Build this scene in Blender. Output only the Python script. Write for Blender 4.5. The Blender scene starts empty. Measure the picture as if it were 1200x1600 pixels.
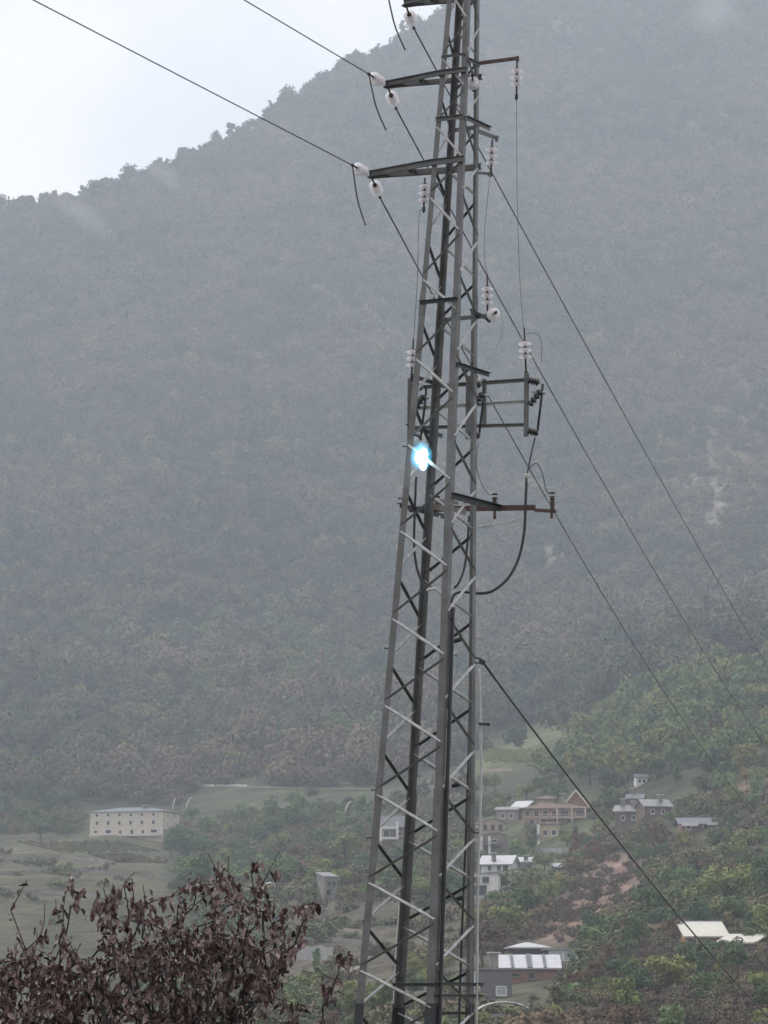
import bpy, bmesh, math, random
import numpy as np
from mathutils import Vector, Matrix, noise as mnoise

random.seed(7)
rng = np.random.default_rng(7)
sc = bpy.context.scene
COL = sc.collection
R = math.radians

# ------------------------------------------------------------------ camera
F = 5900.0                       # focal length in pixels of the 1200 x 1600 photograph
EYE = 1.7                        # eye height above the near ground
PITCH = math.atan(790.0 / F)
cam_d = bpy.data.cameras.new('camera')
cam = bpy.data.objects.new('camera', cam_d)
COL.objects.link(cam)
cam.location = (0, 0, EYE)
cam.rotation_euler = (math.pi / 2 + PITCH, 0, 0)
cam_d.sensor_fit = 'HORIZONTAL'
cam_d.sensor_width = 36.0
cam_d.lens = 36.0 * F / 1200.0
cam_d.clip_start = 0.5
cam_d.clip_end = 20000
sc.camera = cam

# ------------------------------------------------------------------ sky, sun, exposure
SUN_EL, SUN_AZ = R(48), R(-60)   # azimuth measured from +Y towards +X
world = bpy.data.worlds.new('World')
sc.world = world
world.use_nodes = True
wn = world.node_tree.nodes
wl = world.node_tree.links
wn.clear()
wo = wn.new('ShaderNodeOutputWorld')
bg = wn.new('ShaderNodeBackground')
sky = wn.new('ShaderNodeTexSky')
sky.sky_type = 'NISHITA'
sky.sun_disc = False
sky.sun_elevation = SUN_EL
sky.sun_rotation = SUN_AZ
sky.dust_density = 4.0
tc = wn.new('ShaderNodeTexCoord')
nz = wn.new('ShaderNodeTexNoise')
nz.inputs['Scale'].default_value = 9.0
nz.inputs['Detail'].default_value = 7.0
nz.inputs['Roughness'].default_value = 0.5
rp = wn.new('ShaderNodeValToRGB')
rp.color_ramp.elements[0].position = 0.38
rp.color_ramp.elements[0].color = (9.4, 9.5, 10.1, 1)
rp.color_ramp.elements[1].position = 0.60
rp.color_ramp.elements[1].color = (12.5, 12.1, 12.2, 1)
mx = wn.new('ShaderNodeMix')
mx.data_type = 'RGBA'
mx.inputs[0].default_value = 0.9
wl.new(tc.outputs['Generated'], nz.inputs['Vector'])
wl.new(nz.outputs['Fac'], rp.inputs['Fac'])
wl.new(sky.outputs['Color'], mx.inputs[6])
wl.new(rp.outputs['Color'], mx.inputs[7])
wl.new(mx.outputs[2], bg.inputs['Color'])
bg.inputs['Strength'].default_value = 0.09
wl.new(bg.outputs[0], wo.inputs['Surface'])

sun_d = bpy.data.lights.new('sun', 'SUN')
sun_d.energy = 1.5
sun_d.angle = R(25)
sun_d.color = (1.0, 0.97, 0.93)
sun = bpy.data.objects.new('sun', sun_d)
COL.objects.link(sun)
sd = Vector((math.sin(SUN_AZ) * math.cos(SUN_EL), math.cos(SUN_AZ) * math.cos(SUN_EL), math.sin(SUN_EL)))
sun.rotation_euler = sd.to_track_quat('Z', 'Y').to_euler()
sun.location = (-40, 20, 80)

sc.view_settings.view_transform = 'Standard'
sc.view_settings.look = 'None'
sc.view_settings.gamma = 1.0
sc.view_settings.use_curve_mapping = False
sc.view_settings.exposure = 0.30
sc.render.engine = 'CYCLES'
sc.cycles.use_denoising = True
sc.cycles.max_bounces = 6
sc.cycles.diffuse_bounces = 2
sc.cycles.glossy_bounces = 3
sc.cycles.transmission_bounces = 4
sc.cycles.transparent_max_bounces = 8
sc.cycles.volume_bounces = 1
sc.cycles.filter_width = 1.55
sc.cycles.sample_clamp_indirect = 6.0


# ------------------------------------------------------------------ projection
def pix(px, py, Y):
    """world point at world depth Y seen at photograph pixel (px, py)"""
    cx, cy = (px - 600) / F, (800 - py) / F
    dy = math.cos(PITCH) - cy * math.sin(PITCH)
    dz = math.sin(PITCH) + cy * math.cos(PITCH)
    k = Y / dy
    return Vector((cx * k, Y, EYE + dz * k))


def project(P):
    P = np.asarray(P, float)
    x, y, z = P[..., 0], P[..., 1], P[..., 2] - EYE
    f = y * math.cos(PITCH) + z * math.sin(PITCH)
    u = z * math.cos(PITCH) - y * math.sin(PITCH)
    return 600 + F * x / f, 800 - F * u / f


# ------------------------------------------------------------------ materials
MATS = {}


def mat(name, col, rough=0.7, metal=0.0, var=0.25, scale=6.0, col2=None, bump=0.0, bscale=None, spec=0.3,
        coords='Object', alpha=None):
    if name in MATS:
        return MATS[name]
    m = bpy.data.materials.new(name)
    m.use_nodes = True
    n, l = m.node_tree.nodes, m.node_tree.links
    b = n['Principled BSDF']
    b.inputs['Roughness'].default_value = rough
    b.inputs['Metallic'].default_value = metal
    b.inputs['Specular IOR Level'].default_value = spec
    t = n.new('ShaderNodeTexCoord')
    q = n.new('ShaderNodeTexNoise')
    q.inputs['Scale'].default_value = scale
    q.inputs['Detail'].default_value = 6
    q.inputs['Roughness'].default_value = 0.65
    l.new(t.outputs[coords], q.inputs['Vector'])
    r = n.new('ShaderNodeValToRGB')
    c2 = col2 if col2 else tuple(min(1, c * (1 + var)) for c in col)
    c1 = col if col2 else tuple(c * (1 - var) for c in col)
    r.color_ramp.elements[0].position = 0.32
    r.color_ramp.elements[1].position = 0.68
    r.color_ramp.elements[0].color = (*c1, 1)
    r.color_ramp.elements[1].color = (*c2, 1)
    l.new(q.outputs['Fac'], r.inputs['Fac'])
    l.new(r.outputs['Color'], b.inputs['Base Color'])
    if bump:
        bp = n.new('ShaderNodeBump')
        bp.inputs['Strength'].default_value = bump
        q2 = n.new('ShaderNodeTexNoise')
        q2.inputs['Scale'].default_value = bscale or scale * 3
        q2.inputs['Detail'].default_value = 4
        l.new(t.outputs[coords], q2.inputs['Vector'])
        l.new(q2.outputs['Fac'], bp.inputs['Height'])
        l.new(bp.outputs[0], b.inputs['Normal'])
    MATS[name] = m
    return m


def foliage_mat(name, stops, patch=None, patch_scale=0.006, grain=0.5):
    """leaf colour: ramp over the per-tree random value, patches over the hillside, grain within the crown"""
    m = bpy.data.materials.new(name)
    m.use_nodes = True
    n, l = m.node_tree.nodes, m.node_tree.links
    b = n['Principled BSDF']
    b.inputs['Roughness'].default_value = 0.75
    b.inputs['Specular IOR Level'].default_value = 0.15
    oi = n.new('ShaderNodeObjectInfo')
    r = n.new('ShaderNodeValToRGB')
    els = r.color_ramp.elements
    while len(els) < len(stops):
        els.new(0.5)
    for i, c in enumerate(stops):
        els[i].position = i / max(1, len(stops) - 1)
        els[i].color = (*c, 1)
    l.new(oi.outputs['Random'], r.inputs['Fac'])
    out = r.outputs['Color']
    if patch:
        q = n.new('ShaderNodeTexNoise')
        q.inputs['Scale'].default_value = patch_scale
        q.inputs['Detail'].default_value = 4
        l.new(oi.outputs['Location'], q.inputs['Vector'])
        mr = n.new('ShaderNodeMapRange')
        mr.inputs['From Min'].default_value = 0.46
        mr.inputs['From Max'].default_value = 0.64
        mr.inputs['To Max'].default_value = 0.85
        l.new(q.outputs['Fac'], mr.inputs['Value'])
        mm = n.new('ShaderNodeMix')
        mm.data_type = 'RGBA'
        l.new(mr.outputs[0], mm.inputs[0])
        l.new(out, mm.inputs[6])
        mm.inputs[7].default_value = (*patch, 1)
        out = mm.outputs[2]
    g = n.new('ShaderNodeNewGeometry')
    q = n.new('ShaderNodeTexNoise')
    q.inputs['Scale'].default_value = 0.7
    q.inputs['Detail'].default_value = 3
    l.new(g.outputs['Position'], q.inputs['Vector'])
    mr = n.new('ShaderNodeMapRange')
    mr.inputs['From Min'].default_value = 0.3
    mr.inputs['From Max'].default_value = 0.7
    mr.inputs['To Min'].default_value = 1 - grain
    mr.inputs['To Max'].default_value = 1 + grain
    l.new(q.outputs['Fac'], mr.inputs['Value'])
    mm = n.new('ShaderNodeMix')
    mm.data_type = 'RGBA'
    mm.blend_type = 'MULTIPLY'
    mm.inputs[0].default_value = 1
    l.new(out, mm.inputs[6])
    cb = n.new('ShaderNodeCombineColor')
    for k in range(3):
        l.new(mr.outputs[0], cb.inputs[k])
    l.new(cb.outputs[0], mm.inputs[7])
    l.new(mm.outputs[2], b.inputs['Base Color'])
    MATS[name] = m
    return m


STEEL = mat('weathered_galvanised_steel', (0.088, 0.083, 0.080), 0.48, 0.3, 0.3, 3.5, col2=(0.138, 0.139, 0.144), bump=0.05, bscale=30)
STEEL_D = mat('dark_painted_and_shaded_steel', (0.032, 0.034, 0.037), 0.55, 0.2, 0.3, 9)
STEEL_L = mat('bright_galvanised_and_lit_steel', (0.35, 0.35, 0.35), 0.45, 0.35, 0.25, 12)
RUST = mat('rust_red_steel', (0.085, 0.047, 0.040), 0.7, 0.15, 0.45, 8)
GLASS = mat('pale_glass_insulator', (0.93, 0.90, 0.93), 0.12, 0.0, 0.06, 20, spec=0.8)
_n, _l = GLASS.node_tree.nodes, GLASS.node_tree.links
_t, _m = _n.new('ShaderNodeBsdfTransparent'), _n.new('ShaderNodeMixShader')
_f = _n.new('ShaderNodeLayerWeight')
_f.inputs['Blend'].default_value = 0.35
_r = _n.new('ShaderNodeMapRange')
_r.inputs['To Min'].default_value = 0.74
_r.inputs['To Max'].default_value = 0.95
_l.new(_f.outputs['Facing'], _r.inputs['Value'])
_l.new(_r.outputs[0], _m.inputs[0])
_l.new(_t.outputs[0], _m.inputs[1])
_tr, _m2 = _n.new('ShaderNodeBsdfTranslucent'), _n.new('ShaderNodeMixShader')
_tr.inputs['Color'].default_value = (0.97, 0.94, 0.97, 1)
_m2.inputs[0].default_value = 0.45
_n['Principled BSDF'].inputs['Transmission Weight'].default_value = 0.3
_n['Principled BSDF'].inputs['IOR'].default_value = 1.5
_l.new(_n['Principled BSDF'].outputs[0], _m2.inputs[1])
_l.new(_tr.outputs[0], _m2.inputs[2])
_l.new(_m2.outputs[0], _m.inputs[2])
_l.new(_m.outputs[0], _n['Material Output'].inputs['Surface'])
CORE = mat('brown_pin_and_cap', (0.035, 0.02, 0.019), 0.5, 0.2, 0.3, 30)
PORC = mat('dark_brown_porcelain', (0.018, 0.016, 0.018), 0.3, 0, 0.3, 20, spec=0.5)
WIRE = mat('stranded_aluminium_wire', (0.06, 0.062, 0.068), 0.55, 0.4, 0.2, 30)
WIRE_L = mat('pale_bare_wire', (0.30, 0.30, 0.31), 0.5, 0.3, 0.2, 30)
RUBBER = mat('black_cable_sheath', (0.009, 0.009, 0.011), 0.42, 0, 0.3, 20, spec=0.4)
PVC = mat('pale_grey_conduit', (0.42, 0.42, 0.41), 0.5, 0, 0.2, 3)


# ------------------------------------------------------------------ mesh builder and tagging
class MB:
    def __init__(self):
        self.v, self.f, self.mi, self.sm = [], [], [], []

    def add(self, vs, fs, mi=0, smooth=False):
        o = len(self.v)
        self.v += [tuple(p) for p in vs]
        self.f += [tuple(o + i for i in f) for f in fs]
        self.mi += [mi] * len(fs)
        self.sm += [smooth] * len(fs)
        return self

    def box(self, c, s, rz=0.0, mi=0):
        c = Vector(c)
        M = Matrix.Rotation(rz, 3, 'Z')
        vs = [c + M @ Vector((x * s[0] / 2, y * s[1] / 2, z * s[2] / 2)) for x in (-1, 1) for y in (-1, 1) for z in (-1, 1)]
        return self.add(vs, [(0, 1, 3, 2), (4, 6, 7, 5), (0, 4, 5, 1), (2, 3, 7, 6), (0, 2, 6, 4), (1, 5, 7, 3)], mi)

    def prism(self, poly, a, b, mi=0):
        """polygon (list of (i, j)) swept: poly is list of Vectors offsets, from point a to b"""
        n = len(poly)
        vs = [a + p for p in poly] + [b + p for p in poly]
        fs = [(i, (i + 1) % n, n + (i + 1) % n, n + i) for i in range(n)]
        fs += [tuple(range(n - 1, -1, -1)), tuple(range(n, 2 * n))]
        return self.add(vs, fs, mi)

    def bar(self, p, q, wd, td, w, t, mi=0):
        """rectangular bar from p to q, width w along wd, thickness t along td"""
        a, b = wd * (w / 2), td * (t / 2)
        return self.prism([-a - b, a - b, a + b, -a + b], Vector(p), Vector(q), mi)

    def angle(self, p, q, a, b, L, t, mi=0, Lb=None):
        """L section, corner on the line p-q, flanges along a and b"""
        Lb = Lb or L
        poly = [Vector((0, 0, 0)), a * L, a * L + b * t, a * t + b * t, a * t + b * Lb, b * Lb]
        return self.prism(poly, Vector(p), Vector(q), mi)

    def tube(self, pts, r, n=6, mi=0, caps=True):
        pts = [Vector(p) for p in pts]
        rs = r if isinstance(r, (list, tuple)) else [r] * len(pts)
        vs, fs = [], []
        ref = None
        for i, p in enumerate(pts):
            d = (pts[min(i + 1, len(pts) - 1)] - pts[max(i - 1, 0)])
            if d.length < 1e-9:
                d = Vector((0, 0, 1))
            d.normalize()
            if ref is None or abs(ref.dot(d)) > 0.95:
                ref = Vector((0, 0, 1)) if abs(d.z) < 0.9 else Vector((1, 0, 0))
            u = (ref - d * ref.dot(d)).normalized()
            w = d.cross(u)
            ref = u
            for k in range(n):
                a = 2 * math.pi * k / n
                vs.append(p + (u * math.cos(a) + w * math.sin(a)) * rs[i])
        for i in range(len(pts) - 1):
            for k in range(n):
                k2 = (k + 1) % n
                fs.append((i * n + k, i * n + k2, (i + 1) * n + k2, (i + 1) * n + k))
        if caps:
            fs.append(tuple(range(n - 1, -1, -1)))
            fs.append(tuple((len(pts) - 1) * n + k for k in range(n)))
        return self.add(vs, fs, mi, True)

    def lathe(self, o, axis, prof, n=14, mi=0):
        """profile of (radius, distance along axis)"""
        o, d = Vector(o), Vector(axis).normalized()
        ref = Vector((0, 0, 1)) if abs(d.z) < 0.9 else Vector((1, 0, 0))
        u = (ref - d * ref.dot(d)).normalized()
        w = d.cross(u)
        vs, fs = [], []
        for r, h in prof:
            for k in range(n):
                a = 2 * math.pi * k / n
                vs.append(o + d * h + (u * math.cos(a) + w * math.sin(a)) * max(r, 1e-4))
        for i in range(len(prof) - 1):
            for k in range(n):
                k2 = (k + 1) % n
                fs.append((i * n + k, i * n + k2, (i + 1) * n + k2, (i + 1) * n + k))
        fs.append(tuple(range(n - 1, -1, -1)))
        fs.append(tuple((len(prof) - 1) * n + k for k in range(n)))
        return self.add(vs, fs, mi, True)

    def mesh(self, name, mats, origin=(0, 0, 0)):
        me = bpy.data.meshes.new(name)
        o = Vector(origin)
        me.from_pydata([tuple(Vector(p) - o) for p in self.v], [], self.f)
        for m in (mats if isinstance(mats, (list, tuple)) else [mats]):
            me.materials.append(m)
        me.polygons.foreach_set('material_index', self.mi)
        me.polygons.foreach_set('use_smooth', self.sm)
        me.update()
        return me

    def build(self, name, mats, parent=None, origin=(0, 0, 0)):
        ob = bpy.data.objects.new(name, self.mesh(name, mats, origin))
        COL.objects.link(ob)
        if parent is not None:
            ob.parent = parent
        else:
            ob.location = origin
        return ob


def tag(o, label=None, cat=None, group=None, kind=None):
    if label:
        o['label'] = label
    if cat:
        o['category'] = cat
    if group:
        o['group'] = group
    if kind:
        o['kind'] = kind
    return o


def empty(name, loc, label=None, cat=None, group=None, rz=0.0):
    o = bpy.data.objects.new(name, None)
    COL.objects.link(o)
    o.location = loc
    o.rotation_euler = (0, 0, rz)
    o.empty_display_size = 0.3
    return tag(o, label, cat, group)


# ------------------------------------------------------------------ terrain
PXC = [-1500, -400, 0, 300, 560, 750, 900, 1050, 1200, 1600, 2700]
_l = ([1700, 1600, 1500, 1400, 1310, 1230, 1180, 1000, 700], [380, 520, 700, 920, 1300, 1480, 1600, 1950, 2450])
TAB = {
    -1500: _l, -400: _l, 0: _l, 300: _l,
    560: (_l[0], [360, 480, 640, 850, 1150, 1420, 1560, 1950, 2450]),
    750: (_l[0], [350, 450, 600, 820, 1050, 1300, 1480, 1950, 2450]),
    900: ([1700, 1600, 1500, 1400, 1310, 1230, 1150, 1000, 700], [330, 420, 560, 760, 960, 1120, 1450, 1950, 2450]),
    1050: ([1700, 1600, 1500, 1430, 1310, 1200, 1090, 1000, 700], [300, 390, 520, 640, 860, 1040, 1300, 1900, 2450]),
    1200: ([1700, 1600, 1500, 1430, 1310, 1200, 1070, 1000, 700], [280, 370, 500, 600, 800, 960, 1200, 1800, 2400]),
}
TAB[1600] = TAB[1200]
TAB[2700] = TAB[1200]
SKY_PX = [-1500, -400, 0, 60, 120, 180, 240, 320, 400, 460, 520, 580, 640, 700, 750, 900, 1200, 1600, 2700]
SKY_ROW = [520, 405, 338, 330, 318, 300, 280, 242, 208, 171, 127, 95, 60, 34, 14, -30, -110, -170, -150]
SKY_DST = [2900, 2950, 3050, 3070, 3090, 3110, 3130, 3170, 3230, 3260, 3300, 3340, 3370, 3400, 3430, 3550, 3750, 3900, 4000]

cols = np.unique(np.concatenate([np.arange(-1500, -150, 45), np.arange(-150, 1350, 6), np.arange(1350, 2701, 45)])).astype(float)
NC = len(cols)
rows_k = np.array([[np.interp(c, PXC, [TAB[p][0][k] for p in PXC]) for c in cols] for k in range(9)])
dist_k = np.array([[np.interp(c, PXC, [TAB[p][1][k] for p in PXC]) for c in cols] for k in range(9)])


def smooth_cols(a, w=110.0):
    out = np.empty_like(a)
    for i, c in enumerate(cols):
        g = np.exp(-((cols - c) / w) ** 2) * np.gradient(cols)
        out[:, i] = (a * g).sum(1) / g.sum()
    return out


rows_k, dist_k = smooth_cols(rows_k), smooth_cols(dist_k)
rows_k = np.vstack([rows_k, np.interp(cols, SKY_PX, SKY_ROW)])
dist_k = np.vstack([dist_k, np.interp(cols, SKY_PX, SKY_DST)])
# a rising tangent at every (row, distance): the world height
cyk = (800 - rows_k) / F
zk = EYE + dist_k * (math.sin(PITCH) + cyk * math.cos(PITCH)) / (math.cos(PITCH) - cyk * math.sin(PITCH))
pre_d = np.array([[64.0] * NC, [95.0] * NC, [210.0] * NC])
pre_z = np.array([[-0.6] * NC, [-6.0] * NC, [-20.0] * NC])
post_d = dist_k[-1:] + np.array([[260.0], [700.0]])
post_z = zk[-1:] - np.array([[60.0], [260.0]])
DK = np.vstack([pre_d, dist_k, post_d])
ZK = np.vstack([pre_z, zk, post_z])
SUB = 26
KI = np.linspace(0, DK.shape[0] - 1, (DK.shape[0] - 1) * SUB + 1)
D = np.empty((len(KI), NC))
Z = np.empty((len(KI), NC))
for j in range(NC):
    D[:, j] = np.interp(KI, np.arange(DK.shape[0]), DK[:, j])
    Z[:, j] = np.interp(D[:, j], DK[:, j], ZK[:, j])
ker = np.hanning(SUB + 1)
ker /= ker.sum()
isky = (DK.shape[0] - 3) * SUB
for A in (D, Z):
    pad = np.vstack([np.repeat(A[:1], SUB // 2, 0), A, np.repeat(A[-1:], SUB // 2, 0)])
    for j in range(NC):
        s = np.convolve(pad[:, j], ker, 'valid')
        wgt = np.clip((np.arange(len(KI)) - (isky - 16)) / 12.0, 0, 1)
        A[:, j] = s * (1 - wgt) + A[:, j] * wgt
X = (cols[None, :] - 600) / F * D * 1.0
# exact azimuth: pixel column of the photograph for a point at its own height
for _ in range(3):
    f = D * math.cos(PITCH) + (Z - EYE) * math.sin(PITCH)
    X = (cols[None, :] - 600) / F * f
for i in range(len(KI)):
    for j in range(NC):
        d = D[i, j]
        a = min(max((d - 350) / 2200, 0.0), 1.0) * 17 + 0.35
        if d < 250:
            a *= max(0.0, (d - 64) / 190)
        lam = 45 + d * 0.045
        p = Vector((X[i, j] / lam, d / lam, 3.1))
        p.x += 0.55 * p.y
        n1 = 0.6 * (1 - 2 * abs(mnoise.noise(Vector((p.x * 1.1, p.y * .35, 7))))) + 0.6 * mnoise.noise(p) + 0.5 * mnoise.noise(p * 2.3) + 0.3 * mnoise.noise(p * 5.1)
        k = 1.0 - 0.6 * math.exp(-((i - isky) / 14.0) ** 2)
        Z[i, j] += a * n1 * k
f = D * math.cos(PITCH) + (Z - EYE) * math.sin(PITCH)
X = (cols[None, :] - 600) / F * f
PXR, PYR = project(np.stack([X, D, Z], -1))


def ground(px, py):
    """world point of the hillside seen at photograph pixel (px, py)"""
    j = int(np.clip(np.searchsorted(cols, px), 1, NC - 1))
    t = (px - cols[j - 1]) / (cols[j] - cols[j - 1])
    r = PYR[:, j - 1] * (1 - t) + PYR[:, j] * t
    d = D[:, j - 1] * (1 - t) + D[:, j] * t
    z = Z[:, j - 1] * (1 - t) + Z[:, j] * t
    ok = np.where((r[:-1] >= py) & (r[1:] < py))[0]
    ok = ok[ok > SUB * 2]
    if len(ok) == 0:
        i = isky
        q = 0
    else:
        i = ok[0]
        q = (r[i] - py) / max(1e-6, r[i] - r[i + 1])
    dd = d[i] * (1 - q) + d[i + 1] * q
    zz = z[i] * (1 - q) + z[i + 1] * q
    f = dd * math.cos(PITCH) + (zz - EYE) * math.sin(PITCH)
    return Vector(((px - 600) / F * f, dd, zz))


def ground_z(x, y):
    f = y * math.cos(PITCH)
    px = 600 + F * x / f
    for _ in range(3):
        j = int(np.clip(np.searchsorted(cols, px), 1, NC - 1))
        t = (px - cols[j - 1]) / (cols[j] - cols[j - 1])
        d = D[:, j - 1] * (1 - t) + D[:, j] * t
        z = Z[:, j - 1] * (1 - t) + Z[:, j] * t
        zz = float(np.interp(y, d, z))
        px = 600 + F * x / (y * math.cos(PITCH) + (zz - EYE) * math.sin(PITCH))
    return zz


def inpoly(px, py, poly):
    px, py = np.asarray(px, float), np.asarray(py, float)
    ins = np.zeros(px.shape, bool)
    n = len(poly)
    for i in range(n):
        x1, y1 = poly[i]
        x2, y2 = poly[(i + 1) % n]
        c = ((y1 > py) != (y2 > py)) & (px < (x2 - x1) * (py - y1) / ((y2 - y1) + 1e-9) + x1)
        ins ^= c
    return ins


# open patches of the hillside, outlined on the photograph: (outline, soil or grass colour, trees kept)
OPEN = [
    ([(-300, 1305), (140, 1303), (262, 1312), (262, 1340), (250, 1420), (160, 1480), (-300, 1520)], (0.078, 0.075, 0.046), 0.0),
    ([(292, 1228), (420, 1231), (578, 1232), (640, 1236), (640, 1262), (560, 1262), (480, 1277), (300, 1266)], (0.075, 0.082, 0.047), 0.02),
    ([(745, 1135), (925, 1130), (930, 1150), (860, 1195), (745, 1210)], (0.092, 0.102, 0.05), 0.04),
    ([(440, 1405), (740, 1405), (740, 1560), (430, 1600)], (0.085, 0.075, 0.055), 0.12),
    ([(815, 1500), (850, 1425), (950, 1325), (1020, 1345), (1005, 1395), (910, 1475), (850, 1512)], (0.17, 0.115, 0.092), 0.10),
    ([(930, 1540), (1010, 1480), (1230, 1475), (1300, 1700), (930, 1700)], (0.085, 0.065, 0.055), 0.10),
    ([(1150, 1225), (1230, 1215), (1240, 1275), (1165, 1270)], (0.20, 0.14, 0.10), 0.05),
    ([(1025, 750), (1080, 745), (1165, 765), (1160, 800), (1120, 835), (1060, 810)], (0.175, 0.152, 0.12), 0.20),
    ([(1110, 590), (1260, 580), (1260, 640), (1160, 635)], (0.13, 0.108, 0.085), 0.25),
    ([(1040, 650), (1230, 640), (1230, 735), (1130, 750), (1060, 700)], (0.13, 0.10, 0.07), 0.35),
    ([(840, 860), (905, 855), (900, 900), (850, 910)], (0.22, 0.18, 0.14), 0.3),
    ([(1040, 860), (1110, 880), (1100, 960), (1050, 960)], (0.17, 0.13, 0.10), 0.4),
    ([(850, 20), (900, 20), (890, 90), (860, 80)], (0.16, 0.13, 0.11), 0.5),
    ([(740, 1270), (925, 1235), (925, 1330), (890, 1360), (740, 1420)], (0.075, 0.085, 0.045), 0.15),
    ([(740, 1470), (905, 1470), (905, 1600), (740, 1600)], (0.075, 0.075, 0.05), 0.15),
]
FIELD = np.zeros(PXR.shape)
TINT = np.zeros(PXR.shape + (3,))
TINT[:] = (0.055, 0.055, 0.034)
wob = np.array([[mnoise.noise(Vector((X[i, j] / (0.02 * D[i, j] + 3), D[i, j] / (0.02 * D[i, j] + 3), 9.0))) for j in range(NC)] for i in range(len(KI))])
for poly, c, keep in OPEN:
    m = inpoly(PXR + wob * 14, PYR + wob * 8, poly)
    m[:SUB * 3] = False
    strip = 0.78 + 0.30 * np.sin(Z[m] * 1.9 + 2.2 * wob[m]) * (0.5 + wob[m]) if c[1] > c[0] and poly[0][0] < 700 else 1.0
    TINT[m] = np.array(c) * np.reshape(strip, (-1, 1))
    FIELD[m] = 1 - keep
# soften the outlines a little
for _ in range(2):
    TINT[1:-1, 1:-1] = 0.4 * TINT[1:-1, 1:-1] + 0.15 * (TINT[:-2, 1:-1] + TINT[2:, 1:-1] + TINT[1:-1, :-2] + TINT[1:-1, 2:])

NR = len(KI)
verts = np.stack([X, D, Z], -1).reshape(-1, 3)
ii, jj = np.meshgrid(np.arange(NR - 1), np.arange(NC - 1), indexing='ij')
base = (ii * NC + jj).ravel()
quads = np.stack([base, base + 1, base + NC + 1, base + NC], -1)
me = bpy.data.meshes.new('hillside')
me.vertices.add(len(verts))
me.vertices.foreach_set('co', verts.ravel())
me.loops.add(quads.size)
me.loops.foreach_set('vertex_index', quads.ravel().astype(np.int32))
me.polygons.add(len(quads))
me.polygons.foreach_set('loop_start', np.arange(0, quads.size, 4, dtype=np.int32))
me.update()
me.polygons.foreach_set('use_smooth', np.ones(len(quads), bool))
ca = me.attributes.new('tint', 'FLOAT_COLOR', 'POINT')
ca.data.foreach_set('color', np.concatenate([TINT.reshape(-1, 3), np.ones((len(verts), 1))], 1).ravel())
gm = bpy.data.materials.new('hillside_soil_and_grass')
gm.use_nodes = True
n, l = gm.node_tree.nodes, gm.node_tree.links
b = n['Principled BSDF']
b.inputs['Roughness'].default_value = 0.95
b.inputs['Specular IOR Level'].default_value = 0.1
at = n.new('ShaderNodeAttribute')
at.attribute_name = 'tint'
g = n.new('ShaderNodeNewGeometry')
prev = at.outputs['Color']
for s_, lo, hi in ((0.02, 0.7, 1.35), (0.12, 0.62, 1.45), (0.6, 0.6, 1.5)):
    q = n.new('ShaderNodeTexNoise')
    q.inputs['Scale'].default_value = s_
    q.inputs['Detail'].default_value = 5
    l.new(g.outputs['Position'], q.inputs['Vector'])
    mr = n.new('ShaderNodeMapRange')
    mr.inputs['From Min'].default_value = 0.3
    mr.inputs['From Max'].default_value = 0.7
    mr.inputs['To Min'].default_value = lo
    mr.inputs['To Max'].default_value = hi
    l.new(q.outputs['Fac'], mr.inputs['Value'])
    vm = n.new('ShaderNodeVectorMath')
    vm.operation = 'SCALE'
    l.new(prev, vm.inputs[0])
    l.new(mr.outputs[0], vm.inputs['Scale'])
    prev = vm.outputs[0]
l.new(prev, b.inputs['Base Color'])
me.materials.append(gm)
hill = bpy.data.objects.new('hillside', me)
COL.objects.link(hill)
tag(hill, 'steep wooded mountainside with meadows at its foot', 'hillside', kind='structure')

nb = MB()
NG = 26
gv, gf = [], []
for i in range(NG + 1):
    for j in range(NG + 1):
        x, y = -160 + 320 * i / NG, -80 + 147 * j / NG
        gv.append((x, y, 0.12 * mnoise.noise(Vector((x / 9, y / 9, 0))) - (0.0 if y < 60 else 0.55)))
for i in range(NG):
    for j in range(NG):
        a = i * (NG + 1) + j
        gf.append((a, a + NG + 1, a + NG + 2, a + 1))
nb.add(gv, gf, 0, True)
tag(nb.build('ground', mat('near_grass', (0.05, 0.065, 0.03), 0.95, 0, 0.5, 1.2, bump=0.4)), 'grassy ground in front of the valley', 'ground', kind='structure')

# ------------------------------------------------------------------ haze
HZ0, HZ1 = float(Z.min()) - 8.0, float(Z.max()) + 40.0
hb = MB().box((0, (-130 + 4950) / 2, (HZ0 + HZ1) / 2), (4300, 5080, HZ1 - HZ0))
hm = bpy.data.materials.new('pale_haze')
hm.use_nodes = True
hm.node_tree.nodes.clear()
ho = hm.node_tree.nodes.new('ShaderNodeOutputMaterial')
hv = hm.node_tree.nodes.new('ShaderNodeVolumePrincipled')
hv.inputs['Color'].default_value = (0.81, 0.90, 1.0, 1)
hv.inputs['Density'].default_value = 0.000178
hv.inputs['Anisotropy'].default_value = 0.15
hm.node_tree.links.new(hv.outputs[0], ho.inputs['Volume'])
hz = hb.build('haze', hm)
tag(hz, 'thin grey rain haze over the valley', 'haze', kind='stuff')


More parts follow.
